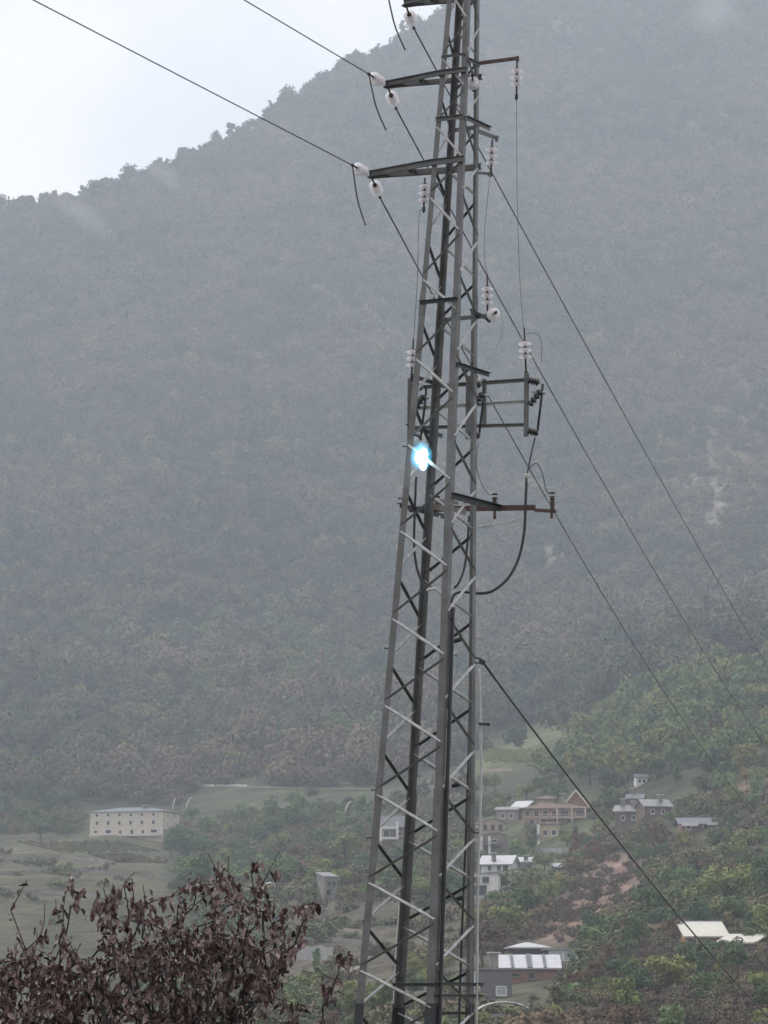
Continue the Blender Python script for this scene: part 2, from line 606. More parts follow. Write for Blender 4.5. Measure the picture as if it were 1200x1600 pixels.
# ------------------------------------------------------------------ tree shapes (unit height)
def crown_mesh(name, seed, n_leaf, leaf, shape='round', n_clump=9):
    rr = random.Random(seed)
    cl = []
    for k in range(n_clump):
        if shape == 'cone':
            h = 0.16 + 0.78 * (k + rr.random()) / n_clump
            r0 = 0.27 * (1.02 - h) + 0.02
            a = rr.uniform(0, 6.283)
            cl.append((Vector((math.cos(a) * r0 * 0.5, math.sin(a) * r0 * 0.5, h)), r0 * 0.75 + 0.02, 0.10))
        elif shape == 'column':
            h = 0.15 + 0.75 * (k + rr.random()) / n_clump
            a = rr.uniform(0, 6.283)
            cl.append((Vector((math.cos(a) * 0.06, math.sin(a) * 0.06, h)), 0.11 + 0.05 * rr.random(), 0.12))
        elif shape == 'bush':
            a, q = rr.uniform(0, 6.283), math.sqrt(rr.random()) * 0.55
            cl.append((Vector((math.cos(a) * q, math.sin(a) * q, 0.18 + 0.55 * rr.random() * (1 - q * 0.7))), 0.2 + 0.12 * rr.random(), 0.2))
        elif shape == 'dome':
            a, q = k * 2.4, math.sqrt(k / n_clump) * 0.30
            cl.append((Vector((math.cos(a) * q, math.sin(a) * q, 0.62 - q * q * 2.6 + rr.uniform(-.06, .06))), 0.2 + 0.05 * rr.random(), 0.22))
        else:
            a, q = rr.uniform(0, 6.283), math.sqrt(rr.random()) * 0.30
            h = 0.36 + 0.50 * rr.random() * (1 - q * 1.2)
            r = 0.13 + 0.08 * rr.random()
            cl.append((Vector((math.cos(a) * q, math.sin(a) * q, h)), r, r * 0.8))
    tot = sum(c[1] ** 2 for c in cl)
    b = MB()
    for c, r, rz in cl:
        m = max(3, int(n_leaf * r * r / tot))
        for _ in range(m):
            d = Vector((rr.gauss(0, 1), rr.gauss(0, 1), rr.gauss(0.15, 1))).normalized()
            q = rr.random() ** 0.33
            p = c + Vector((d.x * r * q, d.y * r * q, d.z * rz * q))
            nn = (d * 0.9 + Vector((rr.gauss(0, 1), rr.gauss(0, 1), rr.gauss(0.4, 1))) * (0.28 if shape == 'dome' else 0.5)).normalized()
            t = nn.orthogonal().normalized()
            t = Matrix.Rotation(rr.uniform(0, 6.283), 3, nn) @ t
            w = nn.cross(t)
            s = leaf * rr.uniform(0.6, 1.4)
            e = nn * s * 0.35
            b.add([p - t * s, p - w * s * 0.7 - e, p + t * s * 1.1, p + w * s * 0.75 - e], [(0, 1, 2), (0, 2, 3)])
    return b


def trunk_mesh(seed, bare=False, low=0.0):
    rr = random.Random(seed)
    b = MB()
    pts = [Vector((0.01 * rr.gauss(0, 1), 0.01 * rr.gauss(0, 1), -0.06 + 0.68 * i / 5)) for i in range(6)]
    b.tube(pts, [0.028 - 0.0035 * i for i in range(6)], 6)
    for k in range(7 if bare else 5):
        h = rr.uniform(0.22, 0.6)
        a = rr.uniform(0, 6.283)
        o = Vector((0, 0, h))
        d = Vector((math.cos(a), math.sin(a), rr.uniform(0.7, 1.3))).normalized()
        ln = rr.uniform(0.2, 0.33)
        m = o + d * ln * 0.5 + Vector((0, 0, 0.02))
        e = o + d * ln + Vector((0, 0, 0.06))
        b.tube([o, m, e], [0.012, 0.008, 0.003], 4)
        if bare:
            for _ in range(3):
                e2 = m + Vector((rr.gauss(0, 1), rr.gauss(0, 1), rr.uniform(0.3, 1.4))).normalized() * 0.16
                b.tube([m, e2], [0.006, 0.002], 3)
    return b


BARK = mat('grey_brown_bark', (0.06, 0.05, 0.042), 0.9, 0, 0.35, 8)
LEAF = {  # albedo per kind
    'dark green': foliage_mat('dark_green_leaves', [(0.081, 0.125, 0.059), (0.108, 0.151, 0.066), (0.066, 0.108, 0.064)]),
    'olive green': foliage_mat('olive_leaves', [(0.172, 0.203, 0.069), (0.214, 0.232, 0.082), (0.147, 0.178, 0.064)]),
    'bright green': foliage_mat('bright_green_leaves', [(0.125, 0.194, 0.083), (0.161, 0.218, 0.095), (0.102, 0.164, 0.073)]),
    'yellow': foliage_mat('yellowing_leaves', [(0.253, 0.213, 0.076), (0.207, 0.196, 0.076), (0.287, 0.213, 0.070)]),
    'rust brown': foliage_mat('rust_brown_leaves', [(0.149, 0.095, 0.067), (0.127, 0.087, 0.065), (0.184, 0.110, 0.071)]),
    'grey brown': foliage_mat('grey_brown_twigs', [(0.179, 0.161, 0.099), (0.206, 0.193, 0.111), (0.149, 0.144, 0.096)]),
}
FOREST = foliage_mat('forest_leaves', [(.024, .038, .028), (.038, .058, .036), (.085, .092, .048), (.028, .046, .034), (.055, .070, .044), (.125, .088, .056), (.030, .050, .036), (.17, .145, .065)],
                     patch=(.165, .118, .080), patch_scale=0.007, grain=.6)
SPUR = foliage_mat('light_wood_leaves', [(0.120, 0.175, 0.063), (0.085, 0.125, 0.050), (0.163, 0.189, 0.066), (0.057, 0.086, 0.043), (0.142, 0.168, 0.060), (0.198, 0.183, 0.060)], grain=.55)
SCRUB = foliage_mat('scrub_leaves', [(0.079, 0.102, 0.050), (0.125, 0.137, 0.062), (0.104, 0.156, 0.062), (0.157, 0.128, 0.076), (0.085, 0.106, 0.059)],
                    patch=(0.178, 0.123, 0.079), patch_scale=0.02)
BROWN_SCRUB = foliage_mat('brown_scrub', [(.105, .082, .068), (.085, .078, .058), (.125, .085, .068), (.075, .080, .052), (.14, .10, .08)])

forest_kinds = bpy.data.collections.new('forest_kinds')
scrub_kinds = bpy.data.collections.new('scrub_kinds')
brown_kinds = bpy.data.collections.new('brown_scrub_kinds')


def kind_into(coll, b, name, m):
    coll.objects.link(bpy.data.objects.new(name, b.mesh(name, m)))


for k in range(6):
    kind_into(forest_kinds, crown_mesh('forest_crown', 100 + k, 400, 0.056, 'cone' if k == 5 else ('dome' if k < 4 else 'round'), 8 if k < 5 else 7), 'forest_crown_%d' % k, FOREST)
spur_kinds = bpy.data.collections.new('light_wood_kinds')
for k in range(4):
    kind_into(spur_kinds, crown_mesh('light_crown', 140 + k, 520, 0.046, 'dome' if k < 2 else 'round', 10), 'light_crown_%d' % k, SPUR)
for k in range(4):
    kind_into(scrub_kinds, crown_mesh('scrub', 200 + k, 260, 0.075, 'bush', 9), 'scrub_%d' % k, SCRUB)
    kind_into(brown_kinds, crown_mesh('scrub', 220 + k, 230, 0.06, 'bush', 9), 'brown_scrub_%d' % k, BROWN_SCRUB)


def scatter(name, pts, scl, coll, nk, label, cat):
    me = bpy.data.meshes.new(name)
    N = len(pts)
    me.vertices.add(N)
    me.vertices.foreach_set('co', np.asarray(pts, np.float32).ravel())
    a = me.attributes.new('scl', 'FLOAT_VECTOR', 'POINT')
    a.data.foreach_set('vector', np.asarray(scl, np.float32).ravel())
    a = me.attributes.new('rot', 'FLOAT', 'POINT')
    a.data.foreach_set('value', rng.uniform(0, 6.283, N).astype(np.float32))
    a = me.attributes.new('pick', 'INT', 'POINT')
    a.data.foreach_set('value', rng.integers(0, nk, N).astype(np.int32))
    me.update()
    ob = bpy.data.objects.new(name, me)
    COL.objects.link(ob)
    ng = bpy.data.node_groups.new(name, 'GeometryNodeTree')
    ng.interface.new_socket('Geometry', in_out='INPUT', socket_type='NodeSocketGeometry')
    ng.interface.new_socket('Geometry', in_out='OUTPUT', socket_type='NodeSocketGeometry')
    gi, go = ng.nodes.new('NodeGroupInput'), ng.nodes.new('NodeGroupOutput')
    ip = ng.nodes.new('GeometryNodeInstanceOnPoints')
    ci = ng.nodes.new('GeometryNodeCollectionInfo')
    ci.inputs['Collection'].default_value = coll
    ci.inputs['Separate Children'].default_value = True
    ci.inputs['Reset Children'].default_value = True

    def attr(nm, ty):
        q = ng.nodes.new('GeometryNodeInputNamedAttribute')
        q.data_type = ty
        q.inputs['Name'].default_value = nm
        return q.outputs['Attribute']
    cx = ng.nodes.new('ShaderNodeCombineXYZ')
    ng.links.new(attr('rot', 'FLOAT'), cx.inputs['Z'])
    ng.links.new(gi.outputs[0], ip.inputs['Points'])
    ng.links.new(ci.outputs[0], ip.inputs['Instance'])
    ip.inputs['Pick Instance'].default_value = True
    ng.links.new(attr('pick', 'INT'), ip.inputs['Instance Index'])
    ng.links.new(cx.outputs[0], ip.inputs['Rotation'])
    ng.links.new(attr('scl', 'FLOAT_VECTOR'), ip.inputs['Scale'])
    ng.links.new(ip.outputs[0], go.inputs[0])
    md = ob.modifiers.new('spread', 'NODES')
    md.node_group = ng
    tag(ob, label, cat, kind='stuff')
    return ob


def sample_cells(spacing, imin, imax, pmin, pmax, fn):
    """points spread evenly per square metre over the hillside cells; fn(px, py, open) -> chance to keep"""
    sel = np.where((cols >= pmin) & (cols <= pmax))[0]
    j0, j1 = sel[0], sel[-1]
    pts, px_, py_ = [], [], []
    dX = X[imin:imax, j0 + 1:j1 + 1] - X[imin:imax, j0:j1]
    dY = D[imin + 1:imax + 1, j0:j1] - D[imin:imax, j0:j1]
    dZ = Z[imin + 1:imax + 1, j0:j1] - Z[imin:imax, j0:j1]
    area = np.abs(dX) * np.hypot(dY, dZ)
    lam = area / spacing ** 2
    cnt = np.floor(lam + rng.random(lam.shape)).astype(int)
    I, J = np.nonzero(cnt)
    I = np.repeat(I, cnt[cnt > 0])
    J = np.repeat(J, cnt[cnt > 0])
    I += imin
    J += j0
    u, v = rng.random(len(I)), rng.random(len(I))

    def bl(A):
        return (A[I, J] * (1 - u) + A[I, J + 1] * u) * (1 - v) + (A[I + 1, J] * (1 - u) + A[I + 1, J + 1] * u) * v
    P = np.stack([bl(X), bl(D), bl(Z)], -1)
    keep = rng.random(len(I)) < fn(bl(PXR), bl(PYR), bl(FIELD))
    return P[keep]


# ------------------------------------------------------------------ the lattice tower
Y0 = 52.0
MPP = Y0 / F                       # metres per photograph pixel at the tower
ANG = R(28.4)
E1 = Vector((-math.cos(ANG), math.sin(ANG), 0))      # from the near leg to the left leg
E2 = Vector((math.sin(ANG), math.cos(ANG), 0))       # from the near leg to the right leg
UP = Vector((0, 0, 1))


def axis_pt(v):
    return pix(724.0 - 0.0480 * v, v, Y0)


def width(v):
    return (38.5 + 0.0614 * v) * MPP


def leg(k, v):
    P, w = axis_pt(v), width(v)
    s1, s2 = {'front': (-1, -1), 'left': (1, -1), 'right': (-1, 1), 'back': (1, 1)}[k]
    return P + E1 * (s1 * w / 2) + E2 * (s2 * w / 2)


VB = 1590 + EYE / MPP               # row at which the axis meets the ground
tower = empty('lattice_tower', axis_pt(VB), 'tall tapering grey steel lattice power tower with crossarms to the left', 'pylon')
TO = tower.location.copy()


def tpart(b, name, m=None):
    return b.build(name, m or STEEL, tower, TO)


for k, (s1, s2) in {'front': (1, 1), 'left': (-1, 1), 'right': (1, -1), 'back': (-1, -1)}.items():
    b = MB()
    for va, vb, L in ((-260, 478, 0.078), (478, 1236, 0.096), (1236, 1574, 0.112)):
        b.angle(leg(k, va), leg(k, vb), E1 * s1, E2 * s2, L, 0.009)
    lg = tpart(b, 'leg')
    for vs in (478, 1236):
        b = MB()
        o = leg(k, vs) - (E1 * s1 + E2 * s2) * 0.004
        a, c = leg(k, vs - 18), leg(k, vs + 18)
        sh = (E1 * s1 + E2 * s2) * -0.006
        b.angle(a + sh, c + sh, E1 * s1, E2 * s2, 0.085, 0.012)
        tpart(b, 'splice_plate')
    b = MB()
    sh = (E1 * s1 + E2 * s2) * -0.008
    b.angle(leg(k, 1568) + sh, leg(k, VB + 8) + sh, E1 * s1, E2 * s2, 0.135, 0.014)
    tpart(b, 'base_sleeve', STEEL_D)

A_ROWS = [-120, -16, 92, 198, 309, 437, 561, 695, 830, 967, 1102, 1240, 1378, 1515, 1652]
B_ROWS = [-68, 40, 146, 258, 373, 496, 627, 762, 897, 1034, 1170, 1308, 1444, 1580, 1720]
FACES = {   # leg on A rows, leg on B rows, outward normal, seen from outside?
    'fl': ('left', 'front', -E2, True),
    'lb': ('back', 'left', E1, False),
    'fr': ('front', 'right', -E1, True),
    'br': ('right', 'back', E2, False),
}
seq = []
for a_, b_ in zip(A_ROWS, B_ROWS):
    seq += [('A', a_), ('B', b_)]
for fk, (la, lb, nrm, outside) in FACES.items():
    for (t1, v1), (t2, v2) in zip(seq[:-1], seq[1:]):
        p = leg(la if t1 == 'A' else lb, v1)
        q = leg(la if t2 == 'A' else lb, v2 - 5)
        d = (q - p).normalized()
        p, q = p + d * 0.03, q - d * 0.03
        m = nrm if outside else -nrm
        u = m.cross(d)
        if u.z < 0:
            u = -u
        u.normalize()
        right = (q.x > p.x)
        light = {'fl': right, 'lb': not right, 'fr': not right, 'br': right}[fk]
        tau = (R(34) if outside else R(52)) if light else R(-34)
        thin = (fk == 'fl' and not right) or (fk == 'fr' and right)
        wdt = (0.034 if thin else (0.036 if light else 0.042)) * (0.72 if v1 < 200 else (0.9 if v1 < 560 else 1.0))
        m = (m - d * m.dot(d)).normalized()
        fn = (m * math.cos(tau) + u * math.sin(tau)).normalized()
        wd = (u * math.cos(tau) - m * math.sin(tau)).normalized()
        off = nrm * 0.004 * (1 if outside else -1)
        b = MB()
        sgn = 1
        b.angle(p - wd * sgn * wdt / 2 + off, q - wd * sgn * wdt / 2 + off, wd * sgn, -fn, wdt, 0.005, 0, wdt * .95 if light else 0.02)
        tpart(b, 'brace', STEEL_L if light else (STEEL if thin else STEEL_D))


def horizontal(ka, kb, v, h=0.05, ext=(0, 0), m=None, name='strut', out=0.012, dv=(0, 0)):
    p, q = leg(ka, v + dv[0]), leg(kb, v + dv[1])
    d = (q - p).normalized()
    p, q = p - d * ext[0], q + d * ext[1]
    c = axis_pt(v)
    nn = Vector((d.y, -d.x, 0)).normalized()
    if nn.dot((p + q) / 2 - c) < 0:
        nn = -nn
    p, q = p + nn * out, q + nn * out
    b = MB()
    b.angle(p + UP * h / 2, q + UP * h / 2, -UP, nn, h, 0.007, 0, h * 0.8)
    return tpart(b, name, m)


# horizontal struts seen on the photograph
horizontal('left', 'front', 476, 0.055, m=STEEL_D)
horizontal('back', 'right', 492, 0.06, (0.0, 0.16))
horizontal('left', 'front', 190, 0.06)
horizontal('front', 'right', 192, 0.06, (0, 0.32))
horizontal('back', 'right', 196, 0.06)
horizontal('left', 'front', 92, 0.035)
horizontal('front', 'right', 100, 0.045)
horizontal('front', 'right', 578, 0.06, (0.0, 0.34), STEEL_D)
horizontal('left', 'back', 590, 0.06, (0.0, 0.34), STEEL_D)
horizontal('left', 'back', 668, 0.06, (0.0, 0.34), STEEL_D)
horizontal('front', 'right', 783, 0.085, (0.02, 0.72), STEEL_D)
horizontal('left', 'back', 792, 0.07, (0.02, 0.55), STEEL_D)
horizontal('front', 'right', 1538, 0.05, (0.02, 0.25), STEEL_D)
horizontal('front', 'right', 1556, 0.04, (0.0, 0.25), STEEL_D)
horizontal('left', 'front', 1539, 0.04, (-0.55, 0.0), STEEL_D)
horizontal('back', 'right', 1583, 0.04, (-0.4, 0.0), STEEL_D)


# crossarms: two converging channels and an end plate
def crossarm(v, reach, h=0.062):
    P = axis_pt(v)
    w = width(v)
    tip = P + E1 * reach
    root = empty('crossarm', P - TO)
    root.parent = tower
    o = P
    for s in (-1, 1):
        a = P + E2 * (s * (w / 2 + 0.02)) - E1 * (w / 2 + 0.03)
        k = P + E2 * (s * (w / 2 + 0.02)) + E1 * (w / 2)
        e = tip + E2 * (s * 0.035)
        b = MB()
        for p, q in ((a, k), (k, e)):
            b.bar(p, q, UP, E2, h, 0.008)
            b.bar(p + UP * (h / 2 + 0.003) + E2 * s * 0.022, q + UP * (h / 2 + 0.003) + E2 * s * 0.022, E2, UP, 0.045, 0.006)
            b.bar(p - UP * (h / 2 + 0.003) + E2 * s * 0.022, q - UP * (h / 2 + 0.003) + E2 * s * 0.022, E2, UP, 0.045, 0.006)
        b.build('channel', STEEL, root, o)
    b = MB()
    b.bar(tip - E1 * 0.30 - UP * 0.045, tip + E1 * 0.03 - UP * 0.045, E2, UP, 0.12, 0.012)
    b.bar(tip - E1 * 0.02 - UP * 0.05, tip - E1 * 0.02 + UP * 0.04, E2, E1, 0.10, 0.014)
    b.build('end_plate', STEEL_D, root, o)
    f = 0.42
    b = MB()
    k = P + E1 * (w / 2 + (reach - w / 2) * f)
    b.bar(k - E2 * (w / 2 * (1 - f) + 0.03), k + E2 * (w / 2 * (1 - f) + 0.03), UP, E1, h * 0.9, 0.01)
    b.bar(k - UP * h / 2, k + UP * (h / 2 + 0.035), E1, E2, 0.06, 0.06)
    b.build('tie_plate', STEEL_D, root, o)
    return tip


TIP0 = crossarm(-8, 0.94)
TIP1 = crossarm(117, 1.17)
TIP2 = crossarm(257, 1.36, 0.075)


# brackets on the right-hand side
def bracket(p, q, h=0.05, m=None, name='bracket'):
    d = (q - p).normalized()
    s = Vector((d.y, -d.x, 0)).normalized()
    u = s.cross(d).normalized()
    if u.z < 0:
        u = -u
    b = MB()
    b.bar(p, q, u, s, h, 0.007)
    b.bar(p + u * (h / 2 + 0.003) - s * 0.02, q + u * (h / 2 + 0.003) - s * 0.02, s, u, 0.045, 0.006)
    b.bar(q - d * 0.02 - u * h * 0.8, q - d * 0.02 + u * h * 0.7, d, s, 0.035, 0.03)
    return tpart(b, name, m)


YR = leg('right', 200).y
bracket(leg('right', 97) - E1 * -0.1, pix(811, 91, YR + 0.02), 0.05, RUST)
bracket(leg('right', 203), pix(778, 217, YR + 0.22), 0.055)
bracket(leg('right', 268), pix(766, 272, YR + 0.12), 0.035)
bracket(leg('right', 487) - E2 * 0.2, pix(766, 500, YR + 0.18), 0.05, STEEL_D)
for (vx, vy, k) in ((603, 1015, 'left'), (757, 1034, 'right'), (575, 1236, 'left'), (561, 1310, 'left'), (624, 781, 'left'), (635, 700, 'left'), (754, 1300, 'right')):
    p = leg(k, vy)
    d = -1 if k == 'left' else 1
    b = MB()
    b.tube([p, p + Vector((d * 0.055, 0, 0))], 0.009, 6)
    b.tube([p + Vector((d * 0.045, 0, 0)), p + Vector((d * 0.058, 0, 0))], 0.016, 6)
    tpart(b, 'step_bolt', STEEL_D)
bracket(leg('right', 1130) - E1 * 0.06, pix(765, 1132, leg('right', 1130).y + 0.05), 0.03, STEEL_D)
# thin stays under the lower bracket beam
b = MB()
for p, q in (((735, 826, .5), (800, 815, .9)), ((756, 814, .7), (762, 824, .7)), ((776, 812, .8), (768, 823, .8)), ((800, 815, .9), (812, 809, .9))):
    b.tube([pix(p[0], p[1], Y0 + p[2]), pix(q[0], q[1], Y0 + q[2])], 0.012, 5)
tpart(b, 'stay_rod', STEEL_L)
# rust red cross beam carried on the far side, along the crossarm direction
FAR = 0.85


def far_pt(px, py, extra=0.0):
    """a point in the vertical plane of the gear on the tower's far side"""
    t = (px - 730) * MPP
    return pix(px, py, Y0 + FAR - t * 0.18 + extra)


b = MB()
b.bar(far_pt(640, 796), far_pt(836, 793), UP, E2, 0.075, 0.05)
b.bar(far_pt(836, 797), far_pt(868, 799), UP, E2, 0.045, 0.05)
b.bar(far_pt(862, 799), far_pt(862, 810), E1, E2, 0.03, 0.03)
b.bar(far_pt(773, 792), far_pt(773, 811), E1, E2, 0.03, 0.03)
tpart(b, 'cross_beam', RUST)
b = MB()
b.bar(far_pt(670, 790, -0.08), far_pt(728, 800, -0.08), UP, E2, 0.09, 0.02)
b.bar(far_pt(676, 781, -0.1), far_pt(716, 786, -0.1), UP, E2, 0.05, 0.02)
tpart(b, 'mounting_plate', mat('pale_tan_steel', (0.20, 0.17, 0.15), 0.6, 0.2, 0.3, 8))


# ------------------------------------------------------------------ insulators
DISC = [(0.012, -0.002), (0.05, 0.0), (0.082, 0.016), (0.0875, 0.028), (0.078, 0.034), (0.06, 0.040), (0.034, 0.058), (0.02, 0.064)]


def insulator(p, q, label, group, n=3, cap=0.03, core=CORE, step=None, dia=1.0, grp_cat='insulator'):
    """string of glass discs from hook p to clamp q"""
    p, q = Vector(p), Vector(q)
    d = (q - p).normalized()
    ln = (q - p).length
    root = empty('insulator_string', p, label, grp_cat, group)
    step = step or 0.098
    s0 = (ln - step * n) / 2
    b = MB()
    b.tube([p, q], 0.013, 6)
    for i in range(n):
        b.lathe(p + d * (s0 + i * step - 0.004), d, [(0.02, 0), (0.034, 0.006), (0.035, 0.05), (0.024, 0.062)], 10)
    b.build('rod', core, root, p)
    for i in range(n):
        b = MB().lathe(p + d * (s0 + i * step + 0.070), -d, [(r * dia, h) for r, h in DISC], 18)
        b.build('disc', GLASS, root, p)
    b = MB()
    b.lathe(q - d * 0.05, d, [(0.012, 0), (0.024, 0.015), (0.022, 0.07), (0.01, 0.09)], 8)
    b.build('clamp', STEEL_D, root, p)
    return root


TEN = 'glass tension insulators at the crossarm tips'
HANG = 'glass insulators on the right and inner side of the tower'
DL = Vector((-0.37, -0.90, 0.03)).normalized()       # towards the camera, left
DR = Vector((0.155, 0.975, -0.17)).normalized()      # away over the valley
near_end, far_end = {}, {}
for i, tip in enumerate((TIP0, TIP1, TIP2)):
    nm = ('topmost', 'upper', 'lower')[i]
    a, c = tip - E2 * 0.03 + E1 * 0.03, tip + E2 * 0.05 - UP * 0.05
    near_end[i] = a + DL * 0.56
    far_end[i] = c + DR * 0.74
    if i:
        insulator(a, near_end[i], 'near pale glass insulator on the left tip of the %s visible crossarm' % ('upper' if i == 1 else 'lower'), TEN)
        insulator(c, far_end[i], 'slanting glass insulator under the left tip of the %s visible crossarm' % ('upper' if i == 1 else 'lower'), TEN)
    else:
        insulator(c, far_end[i], 'dark hanging insulator under the cropped crossarm at the top', TEN)


def wire_through(name, start, theta, targets, r, m, label, cat='cable', group=None, sign=1, extra=1.35, sag=None):
    """a hanging wire in one vertical plane through start, fitted to two sighted points, one smooth sagging curve"""
    sx, sy = math.sin(theta) * sign, math.cos(theta) * sign
    ss, zz = [0.0], [start.z]
    for px, py in targets:
        lo, hi = 0.0, 400.0 if sign > 0 else 40.0
        s = None
        best = 1e9
        for k in range(4001):
            c = lo + (hi - lo) * k / 4000
            y = start.y + sy * c
            x = start.x + sx * c
            P = pix(px, py, y)
            if abs(P.x - x) < best:
                best, s, z = abs(P.x - x), c, P.z
        ss.append(s)
        zz.append(z)
    co = np.polyfit(ss, zz, len(ss) - 1)
    smax = max(ss) * extra
    pts = [Vector((start.x + sx * s, start.y + sy * s, float(np.polyval(co, s)))) for s in np.linspace(0, smax, 40)]
    b = MB().tube(pts, r, 6)
    return tag(b.build(name, m, None, start), label, cat, group)


CG = 'bare overhead power conductors'
wire_through('conductor', far_end[0], R(9.5), [(927, 560), (1200, 1042)], 0.0105, WIRE, 'uppermost of the three bare wires running down right over the valley', 'power line', CG)
wire_through('conductor', far_end[1], R(9.3), [(833, 560), (1198, 1168)], 0.0105, WIRE, 'middle of the three bare wires running down right over the valley', 'power line', CG)
wire_through('conductor', far_end[2], R(9.3), [(872, 810), (1196, 1290)], 0.0105, WIRE, 'lowest of the three bare wires running down right over the valley', 'power line', CG)
wire_through('conductor', near_end[1], R(22.5), [(382, 0)], 0.009, WIRE, 'shorter overhead wire crossing the sky to the upper crossarm', 'power line', CG, -1, 2.0)
wire_through('conductor', near_end[2], R(22.0), [(52, 0)], 0.009, WIRE, 'long overhead wire crossing the sky at the top left', 'power line', CG, -1, 1.6)


def spline(pts, n=10):
    out = []
    P = [pts[0]] + list(pts) + [pts[-1]]
    for i in range(1, len(P) - 2):
        for k in range(n):
            t = k / n
            a, b_, c, d = P[i - 1], P[i], P[i + 1], P[i + 2]
            out.append(0.5 * ((2 * b_) + (c - a) * t + (2 * a - 5 * b_ + 4 * c - d) * t * t + (3 * b_ - a - 3 * c + d) * t ** 3))
    out.append(pts[-1])
    return out


def run(name, pts, r, m, label, cat, group=None, n=8, sides=6):
    pts = [p if isinstance(p, Vector) else pix(p[0], p[1], Y0 + p[2]) for p in pts]
    b = MB().tube(spline(pts, n), r, sides)
    return tag(b.build(name, m, None, pts[0]), label, cat, group)


JG = 'slack jumper loops under the crossarm tips'
for i, (px, py, nm) in enumerate(((633, 78, 'cropped top'), (603, 203, 'upper'), (571, 352, 'lower'))):
    a, c = near_end[i], far_end[i]
    mid = pix(px, py, Y0 - 0.05)
    root = empty('jumper_loop', a, 'slack jumper wire hanging in a loop below the %s crossarm tip' % nm, 'wire', JG)
    pa = [a, a.lerp(mid, 0.5) + Vector((-0.02, 0, -0.06)), mid]
    MB().tube(spline(pa, 8), 0.0115, 6).build('dark_half', WIRE, root, a)
    pc = [mid, mid.lerp(c, 0.45) + Vector((0.05, 0, -0.04)), c]
    MB().tube(spline(pc, 8), 0.0085, 6).build('pale_half', WIRE_L, root, a)

# hanging and standing strings: pixel ends and depth offsets
insulator(pix(808, 92, YR), pix(807, 152, YR), 'hanging glass insulator at the end of the red top right bracket', HANG)
insulator(pix(769, 218, YR + .2), pix(767, 272, YR + .2), 'hanging glass insulator under the short second bracket, right of the tower', HANG)
insulator(pix(761, 428, YR + .1), pix(762, 498, YR + .1), 'standing glass insulator above the curved bracket, right of the tower', HANG)
insulator(far_pt(819, 512), far_pt(822, 584), 'wide glass insulator standing on the right post of the fuse frame', HANG, step=0.095, dia=1.12)
insulator(pix(664, 278, Y0 - .05), pix(662, 328, Y0 - .05), 'glass insulator beside the left leg, below the lower crossarm', HANG)
insulator(pix(646, 530, Y0 + .5), pix(643, 592, Y0 + .5), 'glass insulator behind the left leg, above the fuse frame', HANG, step=0.095)
insulator(pix(737, 141, Y0 + .15) - DL * 0.05, pix(737, 141, Y0 + .15) + Vector((0.0, -0.42, 0.12)), 'glass insulator seen end on inside the upper tower', HANG, n=2)
insulator(pix(767, 494, YR + .1), pix(775, 488, YR - .3), 'glass insulator seen end on at the tip of the curved bracket', HANG, n=2)

DG = 'thin vertical connecting wires beside the tower'
run('dropper_wire', [(807, 152, .35), (808, 300, .45), (812, 430, .6), (818, 514, .85)], 0.0035, WIRE, 'long thin vertical wire from the red bracket to the fuse frame', 'wire', DG)
run('dropper_wire', [(766, 272, .35), (758, 350, .4), (757, 400, .4), (761, 430, .35)], 0.0035, WIRE, 'short thin wire between the two insulators right of the tower', 'wire', DG)
run('dropper_wire', [(662, 328, -.05), (655, 338, .0), (652, 440, .2), (646, 532, .5)], 0.004, WIRE, 'thin vertical wire along the left leg between two insulators', 'wire', DG)
run('dropper_wire', [(783, 488, -.1), (785, 520, .1), (775, 545, .3), (757, 572, .6)], 0.0035, WIRE_L, 'thin pale wire curving from the curved bracket to the fuse frame', 'wire', DG)
run('dropper_wire', [(822, 522, .85), (838, 521, .85), (846, 535, .85), (846, 565, .85)], 0.0045, WIRE, 'short hooked wire beside the wide insulator', 'wire', DG)
run('dropper_wire', [(748, 690, .7), (745, 730, .7), (757, 765, .8), (771, 776, .8)], 0.0045, WIRE, 'thin wire from the middle fuse to the middle post insulator', 'wire', DG)
run('dropper_wire', [(824, 735, .7), (838, 724, .7), (848, 742, .7), (853, 765, .7), (862, 774, .72)], 0.007, WIRE, 'curled wire ending at the right post insulator', 'wire', DG)

# ------------------------------------------------------------------ fuse frame
swb = far_pt(640, 672)
sw = empty('fuse_frame', swb, 'dark steel frame of three fuse holders bolted across the tower', 'switchgear')


def swp(b, name, m):
    return b.build(name, m, sw, swb)


